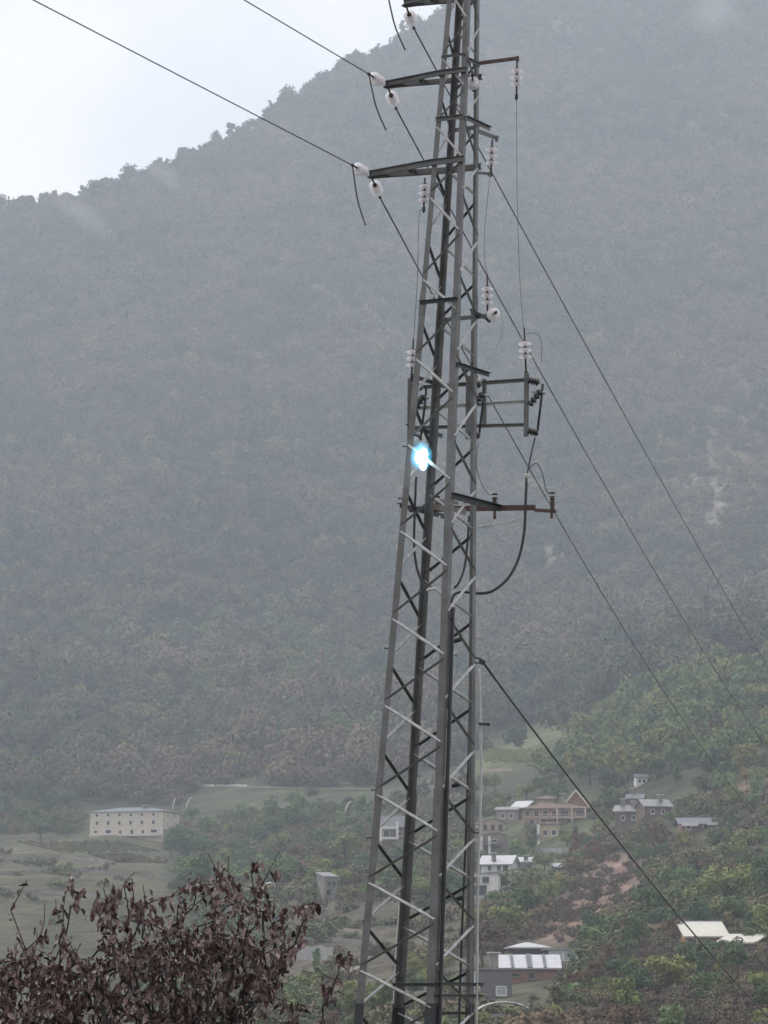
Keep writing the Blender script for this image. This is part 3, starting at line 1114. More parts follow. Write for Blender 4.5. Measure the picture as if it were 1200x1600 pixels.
for (ra, rb, mm, h) in ((607, 594, STEEL, 0.05), (639, 628, STEEL_L, 0.045), (669, 664, STEEL, 0.045)):
    swp(MB().angle(far_pt(640, ra) + UP * h / 2, far_pt(824, rb) + UP * h / 2, -UP, -E2, h, 0.008), 'beam', mm)
for off, up in ((0, 0), (-91, 4), (-182, 8)):
    def q(px, py, ex=0.0):
        return far_pt(px + off, py + up, -0.07 + ex)
    swp(MB().angle(q(819, 583), q(818, 682), Vector((1, 0, 0)), E2, 0.068, 0.008), 'post', STEEL)
    for (a, c) in (((826, 594), (842, 598)), ((827, 633), (846, 610)), ((825, 673), (841, 677))):
        p0, p1 = q(*a), q(*c)
        d = (p1 - p0)
        ln = d.length
        prof = [(0.03, 0)]
        for k in range(4):
            prof += [(0.034, ln * (k + 0.1) / 4), (0.058, ln * (k + 0.3) / 4), (0.056, ln * (k + 0.5) / 4), (0.034, ln * (k + 0.8) / 4)]
        prof += [(0.026, ln)]
        swp(MB().lathe(p0, d, prof, 12), 'porcelain_insulator', PORC)
    swp(MB().tube([q(848, 600), q(847, 615), q(839, 680)], 0.017, 8), 'fuse_tube', STEEL_D)
    for a, c, r_ in (((841, 584), (842, 600), .02), ((845, 612), (853, 614), .022), ((841, 612), (832, 612), .014)):
        swp(MB().tube([q(*a), q(*c)], r_, 6), 'contact', STEEL_L)
swp(MB().bar(far_pt(757, 592), far_pt(757, 668), Vector((1, 0, 0)), E2, 0.05, 0.03), 'operating_rod', STEEL)

# post insulators on the red beam
PG = 'brown ribbed post insulators on the red beam'
for px, top, bot, lab in ((863, 773, 796, 'brown ribbed post insulator at the right end of the red beam'),
                          (773, 775, 792, 'slim ribbed post insulator in the middle of the red beam'),
                          (683, 779, 795, 'post insulator on the red beam inside the tower')):
    p0, p1 = far_pt(px, bot), far_pt(px, top)
    ln = (p1 - p0).length
    root = empty('post_insulator', p0, lab, 'insulator', PG)
    prof = [(0.03, 0)]
    for k in range(5):
        prof += [(0.026, ln * (k + .1) / 5), (0.044, ln * (k + .35) / 5), (0.042, ln * (k + .55) / 5), (0.026, ln * (k + .9) / 5)]
    MB().lathe(p0, UP, prof + [(0.02, ln)], 12).build('ribbed_body', mat('brown_porcelain', (0.05, 0.036, 0.033), 0.35, 0, 0.2, 20), root, p0)
    b = MB().lathe(p1, UP, [(0.05, -0.03), (0.052, 0.0), (0.03, 0.008)], 12)
    b.build('end_cap', STEEL_L, root, p0)
    MB().lathe(p1 + UP * 0.01, UP, [(0.045, 0), (0.04, 0.025)], 10).build('terminal', STEEL_D, root, p0)

# black power cables and their terminations
BG = 'black power cables sagging below the fuse frame'
run('power_cable', [(823, 745, .7), (821, 790, .62), (819, 832, .6), (810, 873, .55), (793, 904, .5), (768, 924, .4), (745, 927, .35), (722, 925, .2), (707, 934, .0), (703, 975, -.1), (700, 1100, -.1)], 0.021, RUBBER, 'thick black cable curving from the right fuse into the tower', 'cable', BG, sides=8)
run('power_cable', [(733, 806, .5), (731, 840, .45), (726, 885, .35), (716, 912, .2), (708, 918, .1)], 0.018, RUBBER, 'black cable hanging inside the tower between near and right legs', 'cable', BG, sides=8)
run('power_cable', [(650, 745, .3), (648, 800, .3), (647, 850, .3), (651, 886, .3), (660, 912, .25), (668, 922, .2)], 0.018, RUBBER, 'black cable hanging inside the tower beside the left leg', 'cable', BG, sides=8)
run('cable_sleeve', [(708, 918, .1), (698, 921, .05), (690, 928, .0), (680, 920, .0), (668, 922, .2)], 0.02, PVC, 'pale bent sleeve where the cables meet inside the tower', 'conduit', sides=8)
run('cable_termination', [(836, 684, .72), (832, 700, .7), (827, 724, .7), (824, 740, .7), (823, 752, .7)], [0.012] * 33, WIRE, 'stiff dark lead from the right fuse down to its cable', 'cable', sides=6)
b = MB().lathe(pix(824, 748, Y0 + .7), UP, [(0.028, -0.09), (0.034, -0.06), (0.024, 0.0), (0.035, 0.02), (0.05, 0.05), (0.03, 0.07)], 10)
tag(b.build('cable_end_cap', PVC, None, pix(824, 748, Y0 + .7)), 'pale cap on top of the right black cable', 'cable fitting')
run('pale_rod', [(687, 806, .3), (683, 840, .3), (677, 870, .3), (672, 885, .3)], 0.012, PVC, 'thin pale rod slanting behind the near leg', 'rod', sides=6)

# conduits and communication line
rl = lambda v: leg('right', v)
run('conduit', [rl(1042) + Vector((0.05, 0.02, 0)), rl(1120) + Vector((0.075, 0.02, 0)), rl(1230) + Vector((0.085, .02, 0)), rl(1380) + Vector((0.05, .02, 0)), rl(1500) + Vector((0.045, .02, 0)), rl(1700) + Vector((0.03, .02, 0)), rl(VB) + Vector((0.02, .02, 0))], 0.019, PVC, 'pale grey conduit running down the right leg', 'conduit', sides=8)
bl_ = lambda v: leg('back', v)
run('conduit', [bl_(1415) + Vector((-0.05, -0.04, 0)), bl_(1490) + Vector((-0.06, -.04, 0)), bl_(1540) + Vector((-0.05, -.04, 0)), bl_(VB) + Vector((-0.04, -.04, 0))], 0.016, PVC, 'short pale pipe along the rear leg near the bottom', 'conduit', sides=8)
run('ground_cable', [leg('front', 955) + Vector((0.08, .10, 0)), leg('front', 1150) + Vector((0.083, .10, 0)), leg('front', 1400) + Vector((0.086, .10, 0)), leg('front', VB) + Vector((0.09, .10, 0))], 0.031, RUBBER, 'black strip for a cable bundle and the shaded flange of the near leg', 'cable', sides=8)  # black strip also stands in for the shade on the near leg's right flange
run('ground_cable', [(735, 1010, .6), (733, 1150, .6), (728, 1300, .62), (722, 1450, .65), (716, 1640, .7), (714, 1775, .7)], 0.018, RUBBER, 'black cable running down inside the right leg', 'cable', sides=8)
cp = pix(754, 1034, Y0 + .35)
root = empty('cable_clamp', cp, 'black wedge clamp holding the lowest cable at the right leg', 'clamp')
MB().bar(cp + Vector((-0.05, 0, 0.02)), cp + Vector((0.04, .05, -0.02)), UP, Vector((0, 1, 0)), 0.075, 0.05).build('wedge', STEEL_D, root, cp)
MB().tube([cp + Vector((-0.17, -.05, .07)), cp + Vector((-0.06, 0, .05)), cp], 0.012, 6).build('hook', STEEL_D, root, cp)
b = MB().lathe(cp + Vector((-.40, -.05, .10)), Vector((1, 0, 0.2)), [(0.02, 0), (0.034, 0.01), (0.034, 0.05), (0.02, 0.06)], 10)
b.build('pale_spool', PVC, root, cp)
wire_through('communication_cable', cp, R(10.5), [(900, 1228), (1190, 1578)], 0.017, RUBBER, 'thick black communication cable running down right from the clamp', 'cable', extra=1.25)
for (px, py, dz, lab) in ((715, 1000, 0.3, 'small black cable fitting inside the tower, level with the clamp'),
                          (713, 1226, 0.35, 'small black cable fitting midway down inside the tower'),
                          (718, 1403, 0.4, 'small black cable fitting low inside the tower')):
    p = pix(px, py, Y0 + dz)
    b = MB().lathe(p - Vector((0.07, 0, .02)), Vector((1, 0, .25)), [(0.01, 0), (0.03, 0.015), (0.034, 0.07), (0.03, 0.12), (0.01, 0.14)], 10)
    b.tube([p + Vector((0.02, 0, 0)), p + Vector((0.05, .05, .08))], 0.01, 5)
    tag(b.build('cable_fitting', RUBBER, None, p), lab, 'cable fitting', 'black cable fittings inside the tower')

# ------------------------------------------------------------------ the electric arc
am = bpy.data.materials.new('electric_arc_light')
am.use_nodes = True
n, l = am.node_tree.nodes, am.node_tree.links
n.clear()
o_ = n.new('ShaderNodeOutputMaterial')
em = n.new('ShaderNodeEmission')
em.inputs['Color'].default_value = (0.72, 0.92, 1.0, 1)
em.inputs['Strength'].default_value = 14.0
l.new(em.outputs[0], o_.inputs['Surface'])
gmat = bpy.data.materials.new('arc_halo_glow')
gmat.use_nodes = True
n, l = gmat.node_tree.nodes, gmat.node_tree.links
n.clear()
o_ = n.new('ShaderNodeOutputMaterial')
pv = n.new('ShaderNodeVolumePrincipled')
pv.inputs['Density'].default_value = 0.0
pv.inputs['Emission Color'].default_value = (0.10, 0.62, 1.0, 1)
pv.inputs['Emission Strength'].default_value = 1.35
l.new(pv.outputs[0], o_.inputs['Volume'])


def blob(parts, name, m, parent, o, sub=2):
    bm = bmesh.new()
    for c, r in parts:
        s = bmesh.new()
        bmesh.ops.create_icosphere(s, subdivisions=sub, radius=1.0)
        for v in s.verts:
            k = 1 + 0.16 * mnoise.noise(v.co * 2.1 + Vector(c) * 9)
            v.co = Vector(c) - o + Vector((v.co.x * r[0], v.co.y * r[1], v.co.z * r[2])) * k
        me_ = bpy.data.meshes.new('t')
        s.to_mesh(me_)
        s.free()
        bm.from_mesh(me_)
        bpy.data.meshes.remove(me_)
    me_ = bpy.data.meshes.new(name)
    bm.to_mesh(me_)
    bm.free()
    me_.polygons.foreach_set('use_smooth', [True] * len(me_.polygons))
    me_.materials.append(m)
    ob = bpy.data.objects.new(name, me_)
    COL.objects.link(ob)
    ob.parent = parent
    return ob


YA = Y0 - 0.38
ac = pix(659, 716, YA)
arc = empty('electric_arc', ac, 'dazzling blue white electric arc flashing at the left fuse', 'electric arc')
blob([(pix(657, 712, YA), (.068, .05, .070)), (pix(662, 710, YA), (.056, .05, .088)), (pix(661, 724, YA), (.052, .05, .088)), (pix(654, 717, YA), (.05, .04, .05)), (pix(660, 717, YA), (.06, .05, .08))], 'arc_core', am, arc, ac, 3)
for gs in (1.0, .88, .76, .65, .55, .45):  # nested emissive shells added to imitate the cyan halo round the core
    blob([(pix(658, 713, YA), (.165 * gs, .16 * gs, .21 * gs))], 'glow', gmat, arc, ac, 3)
fc = pix(648, 690, Y0 + .75)
b = MB().lathe(fc, Vector((0.2, -1, 0.1)), [(0.05, 0), (0.075, 0.01), (0.07, 0.03), (0.03, 0.04)], 14)
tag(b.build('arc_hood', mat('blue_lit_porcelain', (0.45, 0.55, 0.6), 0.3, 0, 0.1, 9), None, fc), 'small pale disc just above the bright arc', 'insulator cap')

# ------------------------------------------------------------------ buildings
def wall_mat(name, c, var=0.18):
    return mat(name, c, 0.85, 0, var, 0.7, bump=0.2, bscale=5)


PANE = mat('dark_window_glass', (0.032, 0.03, 0.03), 0.25, 0, 0.3, 2, spec=0.3)
PANE_L = mat('sky_lit_window_glass', (0.30, 0.33, 0.36), 0.1, 0, 0.2, 2, spec=0.8)
FRAME_W = mat('white_window_frame', (0.62, 0.61, 0.59), 0.6, 0, 0.1, 3)
FRAME_B = mat('brown_timber', (0.10, 0.062, 0.042), 0.75, 0, 0.35, 3)
SLATE = mat('wet_grey_slab_roof', (0.19, 0.185, 0.19), 0.33, 0.0, 0.22, 1.3, spec=0.6, bump=0.25, bscale=4)
SLATE_P = mat('pale_wet_roof', (0.50, 0.49, 0.51), 0.35, 0, 0.12, 1.1, spec=0.6, bump=0.15, bscale=4)
SLATE_D = mat('dark_grey_roof', (0.12, 0.125, 0.14), 0.45, 0, 0.2, 1.2, spec=0.5, bump=0.2, bscale=4)
TILE = mat('terracotta_roof', (0.155, 0.098, 0.078), 0.7, 0, 0.3, 1.5, bump=0.25, bscale=5)
CREAMT = mat('cream_painted_timber', (0.55, 0.46, 0.38), 0.6, 0, 0.12, 3)
STONE = wall_mat('grey_stone_wall', (0.20, 0.185, 0.165), 0.35)
STONE_T = wall_mat('tan_stone_wall', (0.27, 0.225, 0.175), 0.3)
CONC = wall_mat('grey_concrete', (0.24, 0.24, 0.235), 0.2)
BUILDINGS = []


def house(name, label, px, row, wpx, hpx, depth, yaw, wall, roof, rkind='gable_x', rise=0.0, over=0.5, windows=(),
          keep=True, cat='house', balcony=(), chimneys=(), gable_trim=None, posts=(), frame=FRAME_W, pane=PANE):
    P = ground(px, row)
    s = P.y / F
    w, h, rise = wpx * s, hpx * s, rise * s
    root = empty(name, P, label, cat, None, R(yaw))
    x0, x1, y0, y1 = -w / 2, w / 2, 0.0, depth
    b = MB()
    b.box((0, depth / 2, (h - 3) / 2), (w, depth, h + 3))
    if rkind == 'gable_x':
        b.add([(x0, y0, h), (x0, y1, h), (x0, depth / 2, h + rise), (x1, y0, h), (x1, y1, h), (x1, depth / 2, h + rise)],
              [(0, 2, 1), (3, 4, 5), (0, 3, 5, 2), (1, 2, 5, 4)])
    elif rkind == 'gable_y':
        b.add([(x0, y0, h), (x1, y0, h), (0, y0, h + rise), (x0, y1, h), (x1, y1, h), (0, y1, h + rise)],
              [(0, 1, 2), (3, 5, 4), (0, 2, 5, 3), (1, 4, 5, 2)])
    elif rkind == 'shed':
        b.add([(x0, y0, h), (x1, y0, h), (x0, y1, h), (x1, y1, h), (x0, y1, h + rise), (x1, y1, h + rise)],
              [(0, 4, 2), (1, 3, 5), (2, 4, 5, 3), (0, 1, 5, 4)])
    b.build('wall', wall, root)
    t, g = 0.22, 0.02
    rb = MB()

    def slab(a, c, d, e):
        a, c, d, e = map(Vector, (a, c, d, e))
        nn = (c - a).cross(e - a).normalized()
        if nn.z < 0:
            nn = -nn
        lo = [q + nn * g for q in (a, c, d, e)]
        hi = [q + nn * (g + t) for q in (a, c, d, e)]
        rb.add(lo + hi, [(0, 3, 2, 1), (4, 5, 6, 7), (0, 1, 5, 4), (1, 2, 6, 5), (2, 3, 7, 6), (3, 0, 4, 7)])
    o = over
    if rkind == 'gable_x':
        k = rise / (depth / 2) * o
        slab((x0 - o, y0 - o, h - k), (x1 + o, y0 - o, h - k), (x1 + o, depth / 2, h + rise), (x0 - o, depth / 2, h + rise))
        slab((x1 + o, y1 + o, h - k), (x0 - o, y1 + o, h - k), (x0 - o, depth / 2, h + rise), (x1 + o, depth / 2, h + rise))
    elif rkind == 'gable_y':
        k = rise / (w / 2) * o
        slab((x0 - o, y1 + o, h - k), (x0 - o, y0 - o, h - k), (0, y0 - o, h + rise), (0, y1 + o, h + rise))
        slab((x1 + o, y0 - o, h - k), (x1 + o, y1 + o, h - k), (0, y1 + o, h + rise), (0, y0 - o, h + rise))
    elif rkind == 'shed':
        k = rise / depth * o
        slab((x0 - o, y0 - o, h - k), (x1 + o, y0 - o, h - k), (x1 + o, y1 + o, h + rise + k), (x0 - o, y1 + o, h + rise + k))
    elif rkind == 'flat':
        slab((x0 - o, y0 - o, h), (x1 + o, y0 - o, h), (x1 + o, y1 + o, h), (x0 - o, y1 + o, h))
    elif rkind == 'hip':
        q = min(w / 2 * 0.85, depth / 2)
        c = [(x0 - o, y0 - o, h), (x1 + o, y0 - o, h), (x1 + o, y1 + o, h), (x0 - o, y1 + o, h)]
        r0, r1 = (x0 + q, depth / 2, h + rise), (x1 - q, depth / 2, h + rise)
        lo = [(a, b_, z - 0.2) for a, b_, z in c]
        rb.add(c + [r0, r1] + lo, [(0, 1, 5, 4), (1, 2, 5), (2, 3, 4, 5), (3, 0, 4), (6, 7, 1, 0), (7, 8, 2, 1), (8, 9, 3, 2), (9, 6, 0, 3), (9, 8, 7, 6)])
    elif rkind == 'arc':
        nseg = 10
        pr = [(x0 - o + (w + 2 * o) * i / nseg, h + rise * math.sin(math.pi * i / nseg)) for i in range(nseg + 1)]
        vs = [(x, y0 - o, z + g) for x, z in pr] + [(x, y1 + o, z + g) for x, z in pr] + [(x, y0 - o, z + t) for x, z in pr] + [(x, y1 + o, z + t) for x, z in pr]
        m_ = nseg + 1
        fs = []
        for i in range(nseg):
            fs += [(i, i + 1, m_ + i + 1, m_ + i), (2 * m_ + i, 3 * m_ + i, 3 * m_ + i + 1, 2 * m_ + i + 1), (i, 2 * m_ + i, 2 * m_ + i + 1, i + 1), (m_ + i, m_ + i + 1, 3 * m_ + i + 1, 3 * m_ + i)]
        rb.add(vs, fs)
        wv = [(x * w / (w + 2 * o), y0, z) for x, z in pr]
        MB().add(wv + [(x, y1, z) for x, y, z in wv], [tuple(range(m_)), tuple(range(2 * m_ - 1, m_ - 1, -1))]).build('gable_wall', wall, root)
    rob = rb.build('roof', roof, root)
    for (u, dy, cw, ch) in chimneys:
        zt = h + rise * (0.7 if rkind != 'flat' else 0)
        c = MB().box((x0 + u * w, depth * dy, zt + ch / 2), (cw, cw, ch + 1.0)).build('chimney', STONE, rob)
        MB().box((x0 + u * w, depth * dy, zt + ch + 0.62), (cw * 1.5, cw * 1.5, 0.14)).build('chimney_cap', SLATE_P, rob)
    if gable_trim is not None:
        for sg in (-1, 1):
            p, q = Vector((sg * (w / 2 + o + .03), y0 - o - 0.06, h - rise / (w / 2) * o)), Vector((0, y0 - o - 0.06, h + rise))
            d = (q - p).normalized()
            MB().bar(p, q, Vector((-d.z, 0, d.x)), Vector((0, 1, 0)), 0.5, 0.1).build('barge_board', gable_trim, root)
    for wdw in windows:
        u, v, ww, wh = wdw[:4]
        face = wdw[4] if len(wdw) > 4 else 'f'
        if face == 'f':
            c, ax, nn = Vector((x0 + u * w, y0, v * h)), Vector((1, 0, 0)), Vector((0, -1, 0))
        elif face == 'r':
            c, ax, nn = Vector((x1, y0 + u * depth, v * h)), Vector((0, 1, 0)), Vector((1, 0, 0))
        else:
            c, ax, nn = Vector((x0, y1 - u * depth, v * h)), Vector((0, -1, 0)), Vector((-1, 0, 0))
        b = MB()
        fr = min(0.12, ww * 0.12)
        e = c + nn * 0.05
        for sg in (-1, 1):
            b.bar(e + ax * sg * (ww / 2) - UP * wh / 2, e + ax * sg * (ww / 2) + UP * wh / 2, ax, nn, fr, 0.14)
            b.bar(e + UP * sg * (wh / 2) - ax * (ww / 2 - fr / 2), e + UP * sg * (wh / 2) + ax * (ww / 2 - fr / 2), UP, nn, fr, 0.139)
        b.bar(e - UP * (wh / 2 + 0.12) - ax * (ww / 2 + 0.12), e - UP * (wh / 2 + 0.12) + ax * (ww / 2 + 0.12), UP, nn, 0.09, 0.24)
        fo = b.build('window', frame, root)
        MB().bar(c + nn * 0.02 - UP * wh / 2, c + nn * 0.02 + UP * wh / 2, ax, nn, ww, 0.03).build('pane', pane, fo)
    for (u0, u1, v, mm, mr) in balcony:
        a0, a1, z = x0 + u0 * w, x0 + u1 * w, v * h
        bo = MB().box(((a0 + a1) / 2, y0 - 0.72, z), (a1 - a0, 1.4, 0.16)).build('balcony', mm, root)
        b = MB()
        b.box(((a0 + a1) / 2, y0 - 1.36, z + 1.0), (a1 - a0, 0.08, 0.1))
        for k in range(int((a1 - a0) / 0.5) + 1):
            b.box((a0 + 0.05 + (a1 - a0 - .1) * k / max(1, int((a1 - a0) / 0.5)), y0 - 1.36, z + 0.515), (0.07, 0.06, 0.86))
        b.build('railing', mr, bo)
    for (u, mm, pw) in posts:
        MB().box((x0 + u * w, y0 - 1.0, h / 2 - 1.0), (pw, pw, h + 1.9)).build('post', mm, root)
    if keep:
        BUILDINGS.append((px - wpx * 0.55, row - hpx - rise / s - 3, px + wpx * 0.55, row - 2, P.y))
    return root


WW = wall_mat('cream_render_wall', (0.50, 0.45, 0.375), 0.12)
win = [((k + 0.5) / 6 * 0.93 + 0.02, v, ww, wh) for k in range(6) for v, ww, wh in ((0.86, 0.95, 1.0), (0.55, 1.0, 1.35))]
win += [(0.08, .2, 1.2, 1.0), (.255, .2, 2.0, 1.2), (.42, .18, 1.0, 1.3), (.58, .18, 1.1, 1.5), (.73, .18, 1.0, 1.2), (.88, .2, 2.3, 1.1)]
win += [(u, v, 1.0, 1.2, 'r') for u in (.3, .7) for v in (.84, .52)] + [(.35, .2, 1.0, 1.1, 'r')]
big = house('apartment_block', 'long cream three storey building with three rows of small windows above the meadow', 197, 1307, 122, 39, 14.5, -18,
            WW, SLATE_D, 'hip', 8, 0.45, win, cat='building', chimneys=((0.66, .45, 1.6, 0.5),))
s_ = ground(197, 1307).y / F
MB().box((0, -0.9, 0.35), (118 * s_, 1.7, 0.7)).build('plinth', mat('pale_pink_plinth', (0.52, 0.44, 0.40), .8, 0, .15, 1), big)
MB().box((61 * s_ + 1.2, 4.0, 0.9), (2.3, 6, 2.6)).build('lean_to', STONE, big)

WP = wall_mat('rust_brown_render', (0.17, 0.115, 0.09))
th = house('timber_house', 'small brown house with a white framed balcony, seen through the tower', 612, 1315, 42, 24, 7, 12, WP, SLATE_D, 'gable_x', 16, 0.6,
      [(.3, .5, 1.6, 2.2), (.8, .5, 1.3, 1.2)], balcony=())
s_ = ground(612, 1315).y / F
for a_, c_ in (((-19, 0), (-19, 22)), ((7, 3), (7, 31)), ((-19, 21), (7, 21)), ((-19, 5), (7, 5))):
    MB().bar(Vector((a_[0] * s_, -1.6, a_[1] * s_)), Vector((c_[0] * s_, -1.6, c_[1] * s_)), Vector((1, 0, 0)) if a_[0] == c_[0] else UP, Vector((0, 1, 0)), .62, .35 if a_[0] == c_[0] else .3).build('balcony_beam', FRAME_W, th)
house('stone_ruin', 'narrow grey stone house with two dark upper windows left of the tower foot', 517, 1407, 21, 36, 5, 20, STONE, SLATE, 'shed', 7, 0.25,
      [(.35, .72, .9, 1.1), (.75, .72, .9, 1.1), (.3, .35, 1.0, 1.3)], frame=STONE)
PK = wall_mat('pinkish_render', (0.36, 0.285, 0.235))
house('arched_house', 'pinkish house with a low arched roof and small windows beside the tower', 770, 1302, 40, 15, 7, 10, PK, STONE, 'arc', 7, 0.4,
      [(.2, .62, .9, 1.3), (.5, .62, .9, 1.3), (.8, .62, .9, 1.3)], frame=FRAME_B)
house('arched_annex', 'lower grey brown house with white pillars below the pinkish arched house', 772, 1332, 44, 25, 5, 10, wall_mat('grey_brown_render', (0.19, .16, .14)), STONE, 'arc', 5, 0.3,
      [(.5, .72, 1.6, .8)], posts=((.02, FRAME_W, .6), (.3, FRAME_W, .6)), balcony=((.0, .75, .42, FRAME_B, FRAME_B),))
house('back_house', 'brownish gabled house behind the arched roofs and left of the villa', 792, 1288, 34, 22, 8, -8, wall_mat('mauve_render', (0.24, .18, .16)), SLATE, 'gable_x', 5, .4,
      [(.3, .6, 1.0, 1.3), (.7, .6, 1.0, 1.3)])
house('white_roof_house', 'small house with a bright white sloping roof left of the villa', 806, 1281, 24, 15, 6, -25, wall_mat('red_brown_render', (.22, .14, .115)), SLATE_P, 'shed', 14, .5,
      [(.35, .5, 1.0, 1.2)])
VIL = wall_mat('tan_villa_wall', (0.27, 0.19, 0.145))
house('villa', 'long tan villa with terracotta roof and balcony row above the green slope', 866, 1292, 100, 29, 10, -6, VIL, TILE, 'hip', 9, 0.9,
      [(.08, .72, 1.3, 1.5), (.22, .72, 1.3, 1.5), (.36, .72, 1.3, 1.5), (.5, .72, 1.3, 1.5), (.66, .72, 2.2, 1.6), (.9, .72, 2.2, 1.6), (.15, .25, 1.4, 1.8), (.33, .25, 1.4, 1.8), (.55, .25, 1.8, 1.8), (.75, .25, 1.8, 1.8), (.92, .25, 1.4, 1.8)],
      balcony=((.28, 1.0, .46, CREAMT, CREAMT),), posts=((.55, CREAMT, .4), (.78, CREAMT, .4), (.99, CREAMT, .4)), frame=CREAMT, chimneys=((.62, .5, 1.3, 2.4),))
house('dormer_house', 'low upper storey with two pale windows rising behind the terracotta villa roof', 852, 1268, 30, 20, 7, -6, VIL, TILE, 'hip', 6, .6,
      [(.3, .5, 1.8, 1.2), (.72, .5, 1.8, 1.2)], frame=CREAMT, pane=PANE_L)
house('gable_house', 'brown gable fronted wing with cream barge boards at the right of the villa', 900, 1266, 40, 7, 7, -6, mat('orange_brown_boards', (.24, .135, .08), .75, 0, .3, 3), TILE, 'gable_y', 24, .7, (), gable_trim=CREAMT, balcony=((-.1, 1.1, -.1, CREAMT, CREAMT),))
house('lower_house', 'yellowish lower storey house standing under the villa left half', 858, 1312, 30, 24, 6, -4, wall_mat('yellowish_render', (.36, .30, .20)), TILE, 'shed', 3, .4,
      [(.3, .45, 1.2, 1.4), (.75, .45, 1.2, 1.4)], posts=((-.05, FRAME_W, .7),))
WHT = wall_mat('white_render', (0.60, 0.58, 0.57), 0.1)
house('slab_roof_house', 'white house with a broad pale slab roof right beside the tower', 774, 1362, 46, 12, 9, -14, WHT, SLATE_P, 'gable_x', 13, .7,
      [(.3, .45, 1.0, 1.2), (.62, .45, 1.0, 1.2), (.85, .4, 1.3, 1.5)], chimneys=((.42, .1, .9, .6),))
house('garage', 'low white flat roofed garage block below the pale slab roof house', 757, 1402, 42, 36, 6, -8, WHT, CONC, 'flat', 0, .3,
      [(.2, .75, 1.4, 1.2), (.55, .75, 1.4, 1.2), (.35, .3, 2.6, 2.0)], frame=CONC)
house('shed', 'low shed whose pale roof is split by a dark strip, right of the slab roof', 820, 1354, 34, 7, 6, -5, STONE, SLATE_P, 'gable_x', 7, .4, (), cat='shed', chimneys=((.55, .1, 1.0, .2),))
house('hut', 'tiny hut with a white roof above the pale round shrub', 876, 1360, 17, 5, 3.2, 14, STONE, SLATE_P, 'shed', 5, .4, (), cat='hut')
house('upper_house', 'dark glazed house with a low pale hip roof at the lower right of the tower', 826, 1500, 50, 20, 8, 2, wall_mat('dark_timber_wall', (.075, .07, .068)), SLATE_P, 'hip', 8, .9,
      [(.15, .5, 1.5, 1.5), (.45, .5, 1.5, 1.5), (.8, .5, 1.5, 1.5)], frame=FRAME_B)
house('side_wing', 'flat dark wing attached right of the low hip roofed house', 880, 1502, 56, 17, 6, 0, wall_mat('dark_timber_wall', (.075, .07, .068)), SLATE, 'flat', 0, .4, [(.3, .5, 2.0, 1.4), (.7, .5, 2.0, 1.4)], pane=PANE_L)
RB = wall_mat('red_brick_render', (.20, .115, .09))
pan = house('verandah', 'bright white sloping verandah roof with dark dividing posts over a red wall', 826, 1534, 92, 21, 4, 1, RB, SLATE_P, 'shed', 17, .5,
            [(.25, .5, 1.6, .5), (.55, .45, .9, .9)], cat='house', frame=STONE)
s_ = ground(826, 1534).y / F
for u in (-.27, .0, .04, .28):
    MB().bar(Vector((u * 92 * s_, -.6, 21 * s_ + .1)), Vector((u * 92 * s_, 4.3, 39 * s_ + .4)), Vector((1, 0, 0)), Vector((0, -.8, .6)), .38, .16).build('divider', SLATE_D, pan)
house('annex', 'low grey annex with two pale lit windows at the tower foot', 762, 1562, 76, 46, 5, 4, wall_mat('dark_grey_render', (.13, .125, .125)), STONE, 'flat', 0, .3,
      [(.25, .3, 1.0, 1.3), (.78, .3, 1.3, 1.1), (.2, .75, 1.2, 1.4)], chimneys=((.66, .4, 1.1, 1.6),), pane=PANE_L)
CRM = mat('cream_sheet_roof', (0.56, 0.54, 0.46), 0.5, 0, 0.08, 0.8, spec=.4)
cr = house('cream_roof_house', 'low house with a large plain cream roof among trees at right', 1104, 1480, 62, 16, 7.5, 3, wall_mat('ochre_wall', (.30, .165, .08)), CRM, 'shed', 22, .5, [(.15, .5, 1.2, .9)])
house('cream_roof_extension', 'low wing with a long sloping cream roof right of the large cream roof', 1150, 1484, 56, 10, 5, -24, wall_mat('grey_brown_render', (.19, .16, .14)), CRM, 'shed', 12, .5, ())
s_ = ground(1104, 1480).y / F
MB().box((0, 8.25, 39 * s_ + .2), (70 * s_, .7, .45)).build('ridge_gutter', SLATE_D, cr)
house('long_roof_house', 'low house with a thin dark roof edged white on the right slope', 1092, 1297, 54, 10, 8, 3, wall_mat('red_brown_render', (.22, .14, .115)), SLATE_D, 'gable_x', 9, .9, [(.2, .5, 1, 1), (.7, .5, 1, 1)])
s_ = ground(1092, 1297).y / F
bx = [o for o in bpy.data.objects if o.name.startswith('long_roof_house')][0]
MB().box((-15 * s_, -1.05, 10 * s_ - .2), (26 * s_, .12, .75)).build('fascia', FRAME_W, bx)
MB().box((20 * s_, -1.05, 10 * s_ - .1), (16 * s_, .12, .5)).build('fascia', FRAME_W, bx)
BRN = wall_mat('brown_stone_wall', (.145, .10, .085), .3)
house('stone_house', 'brown stone house with a chimney at the left of the roof cluster', 982, 1288, 42, 20, 8, -10, BRN, SLATE, 'gable_x', 10, .5, [(.3, .5, .9, 1.1), (.7, .5, .9, 1.1)], chimneys=((.25, .4, 1, 1.6), (.62, .4, .9, 1.0)))
house('stone_house', 'grey roofed stone house at the right of the roof cluster', 1028, 1276, 42, 16, 8, 12, BRN, SLATE, 'gable_x', 11, .5, [(.3, .5, .9, 1.1), (.7, .5, .9, 1.1)], chimneys=((.7, .3, 1, 1.2),))
house('stone_house', 'small stone house standing highest in the roof cluster', 992, 1266, 24, 18, 6, -8, BRN, SLATE_D, 'gable_x', 7, .5, [(.5, .5, .9, 1.1)], chimneys=((.3, .5, .9, 1.4),))
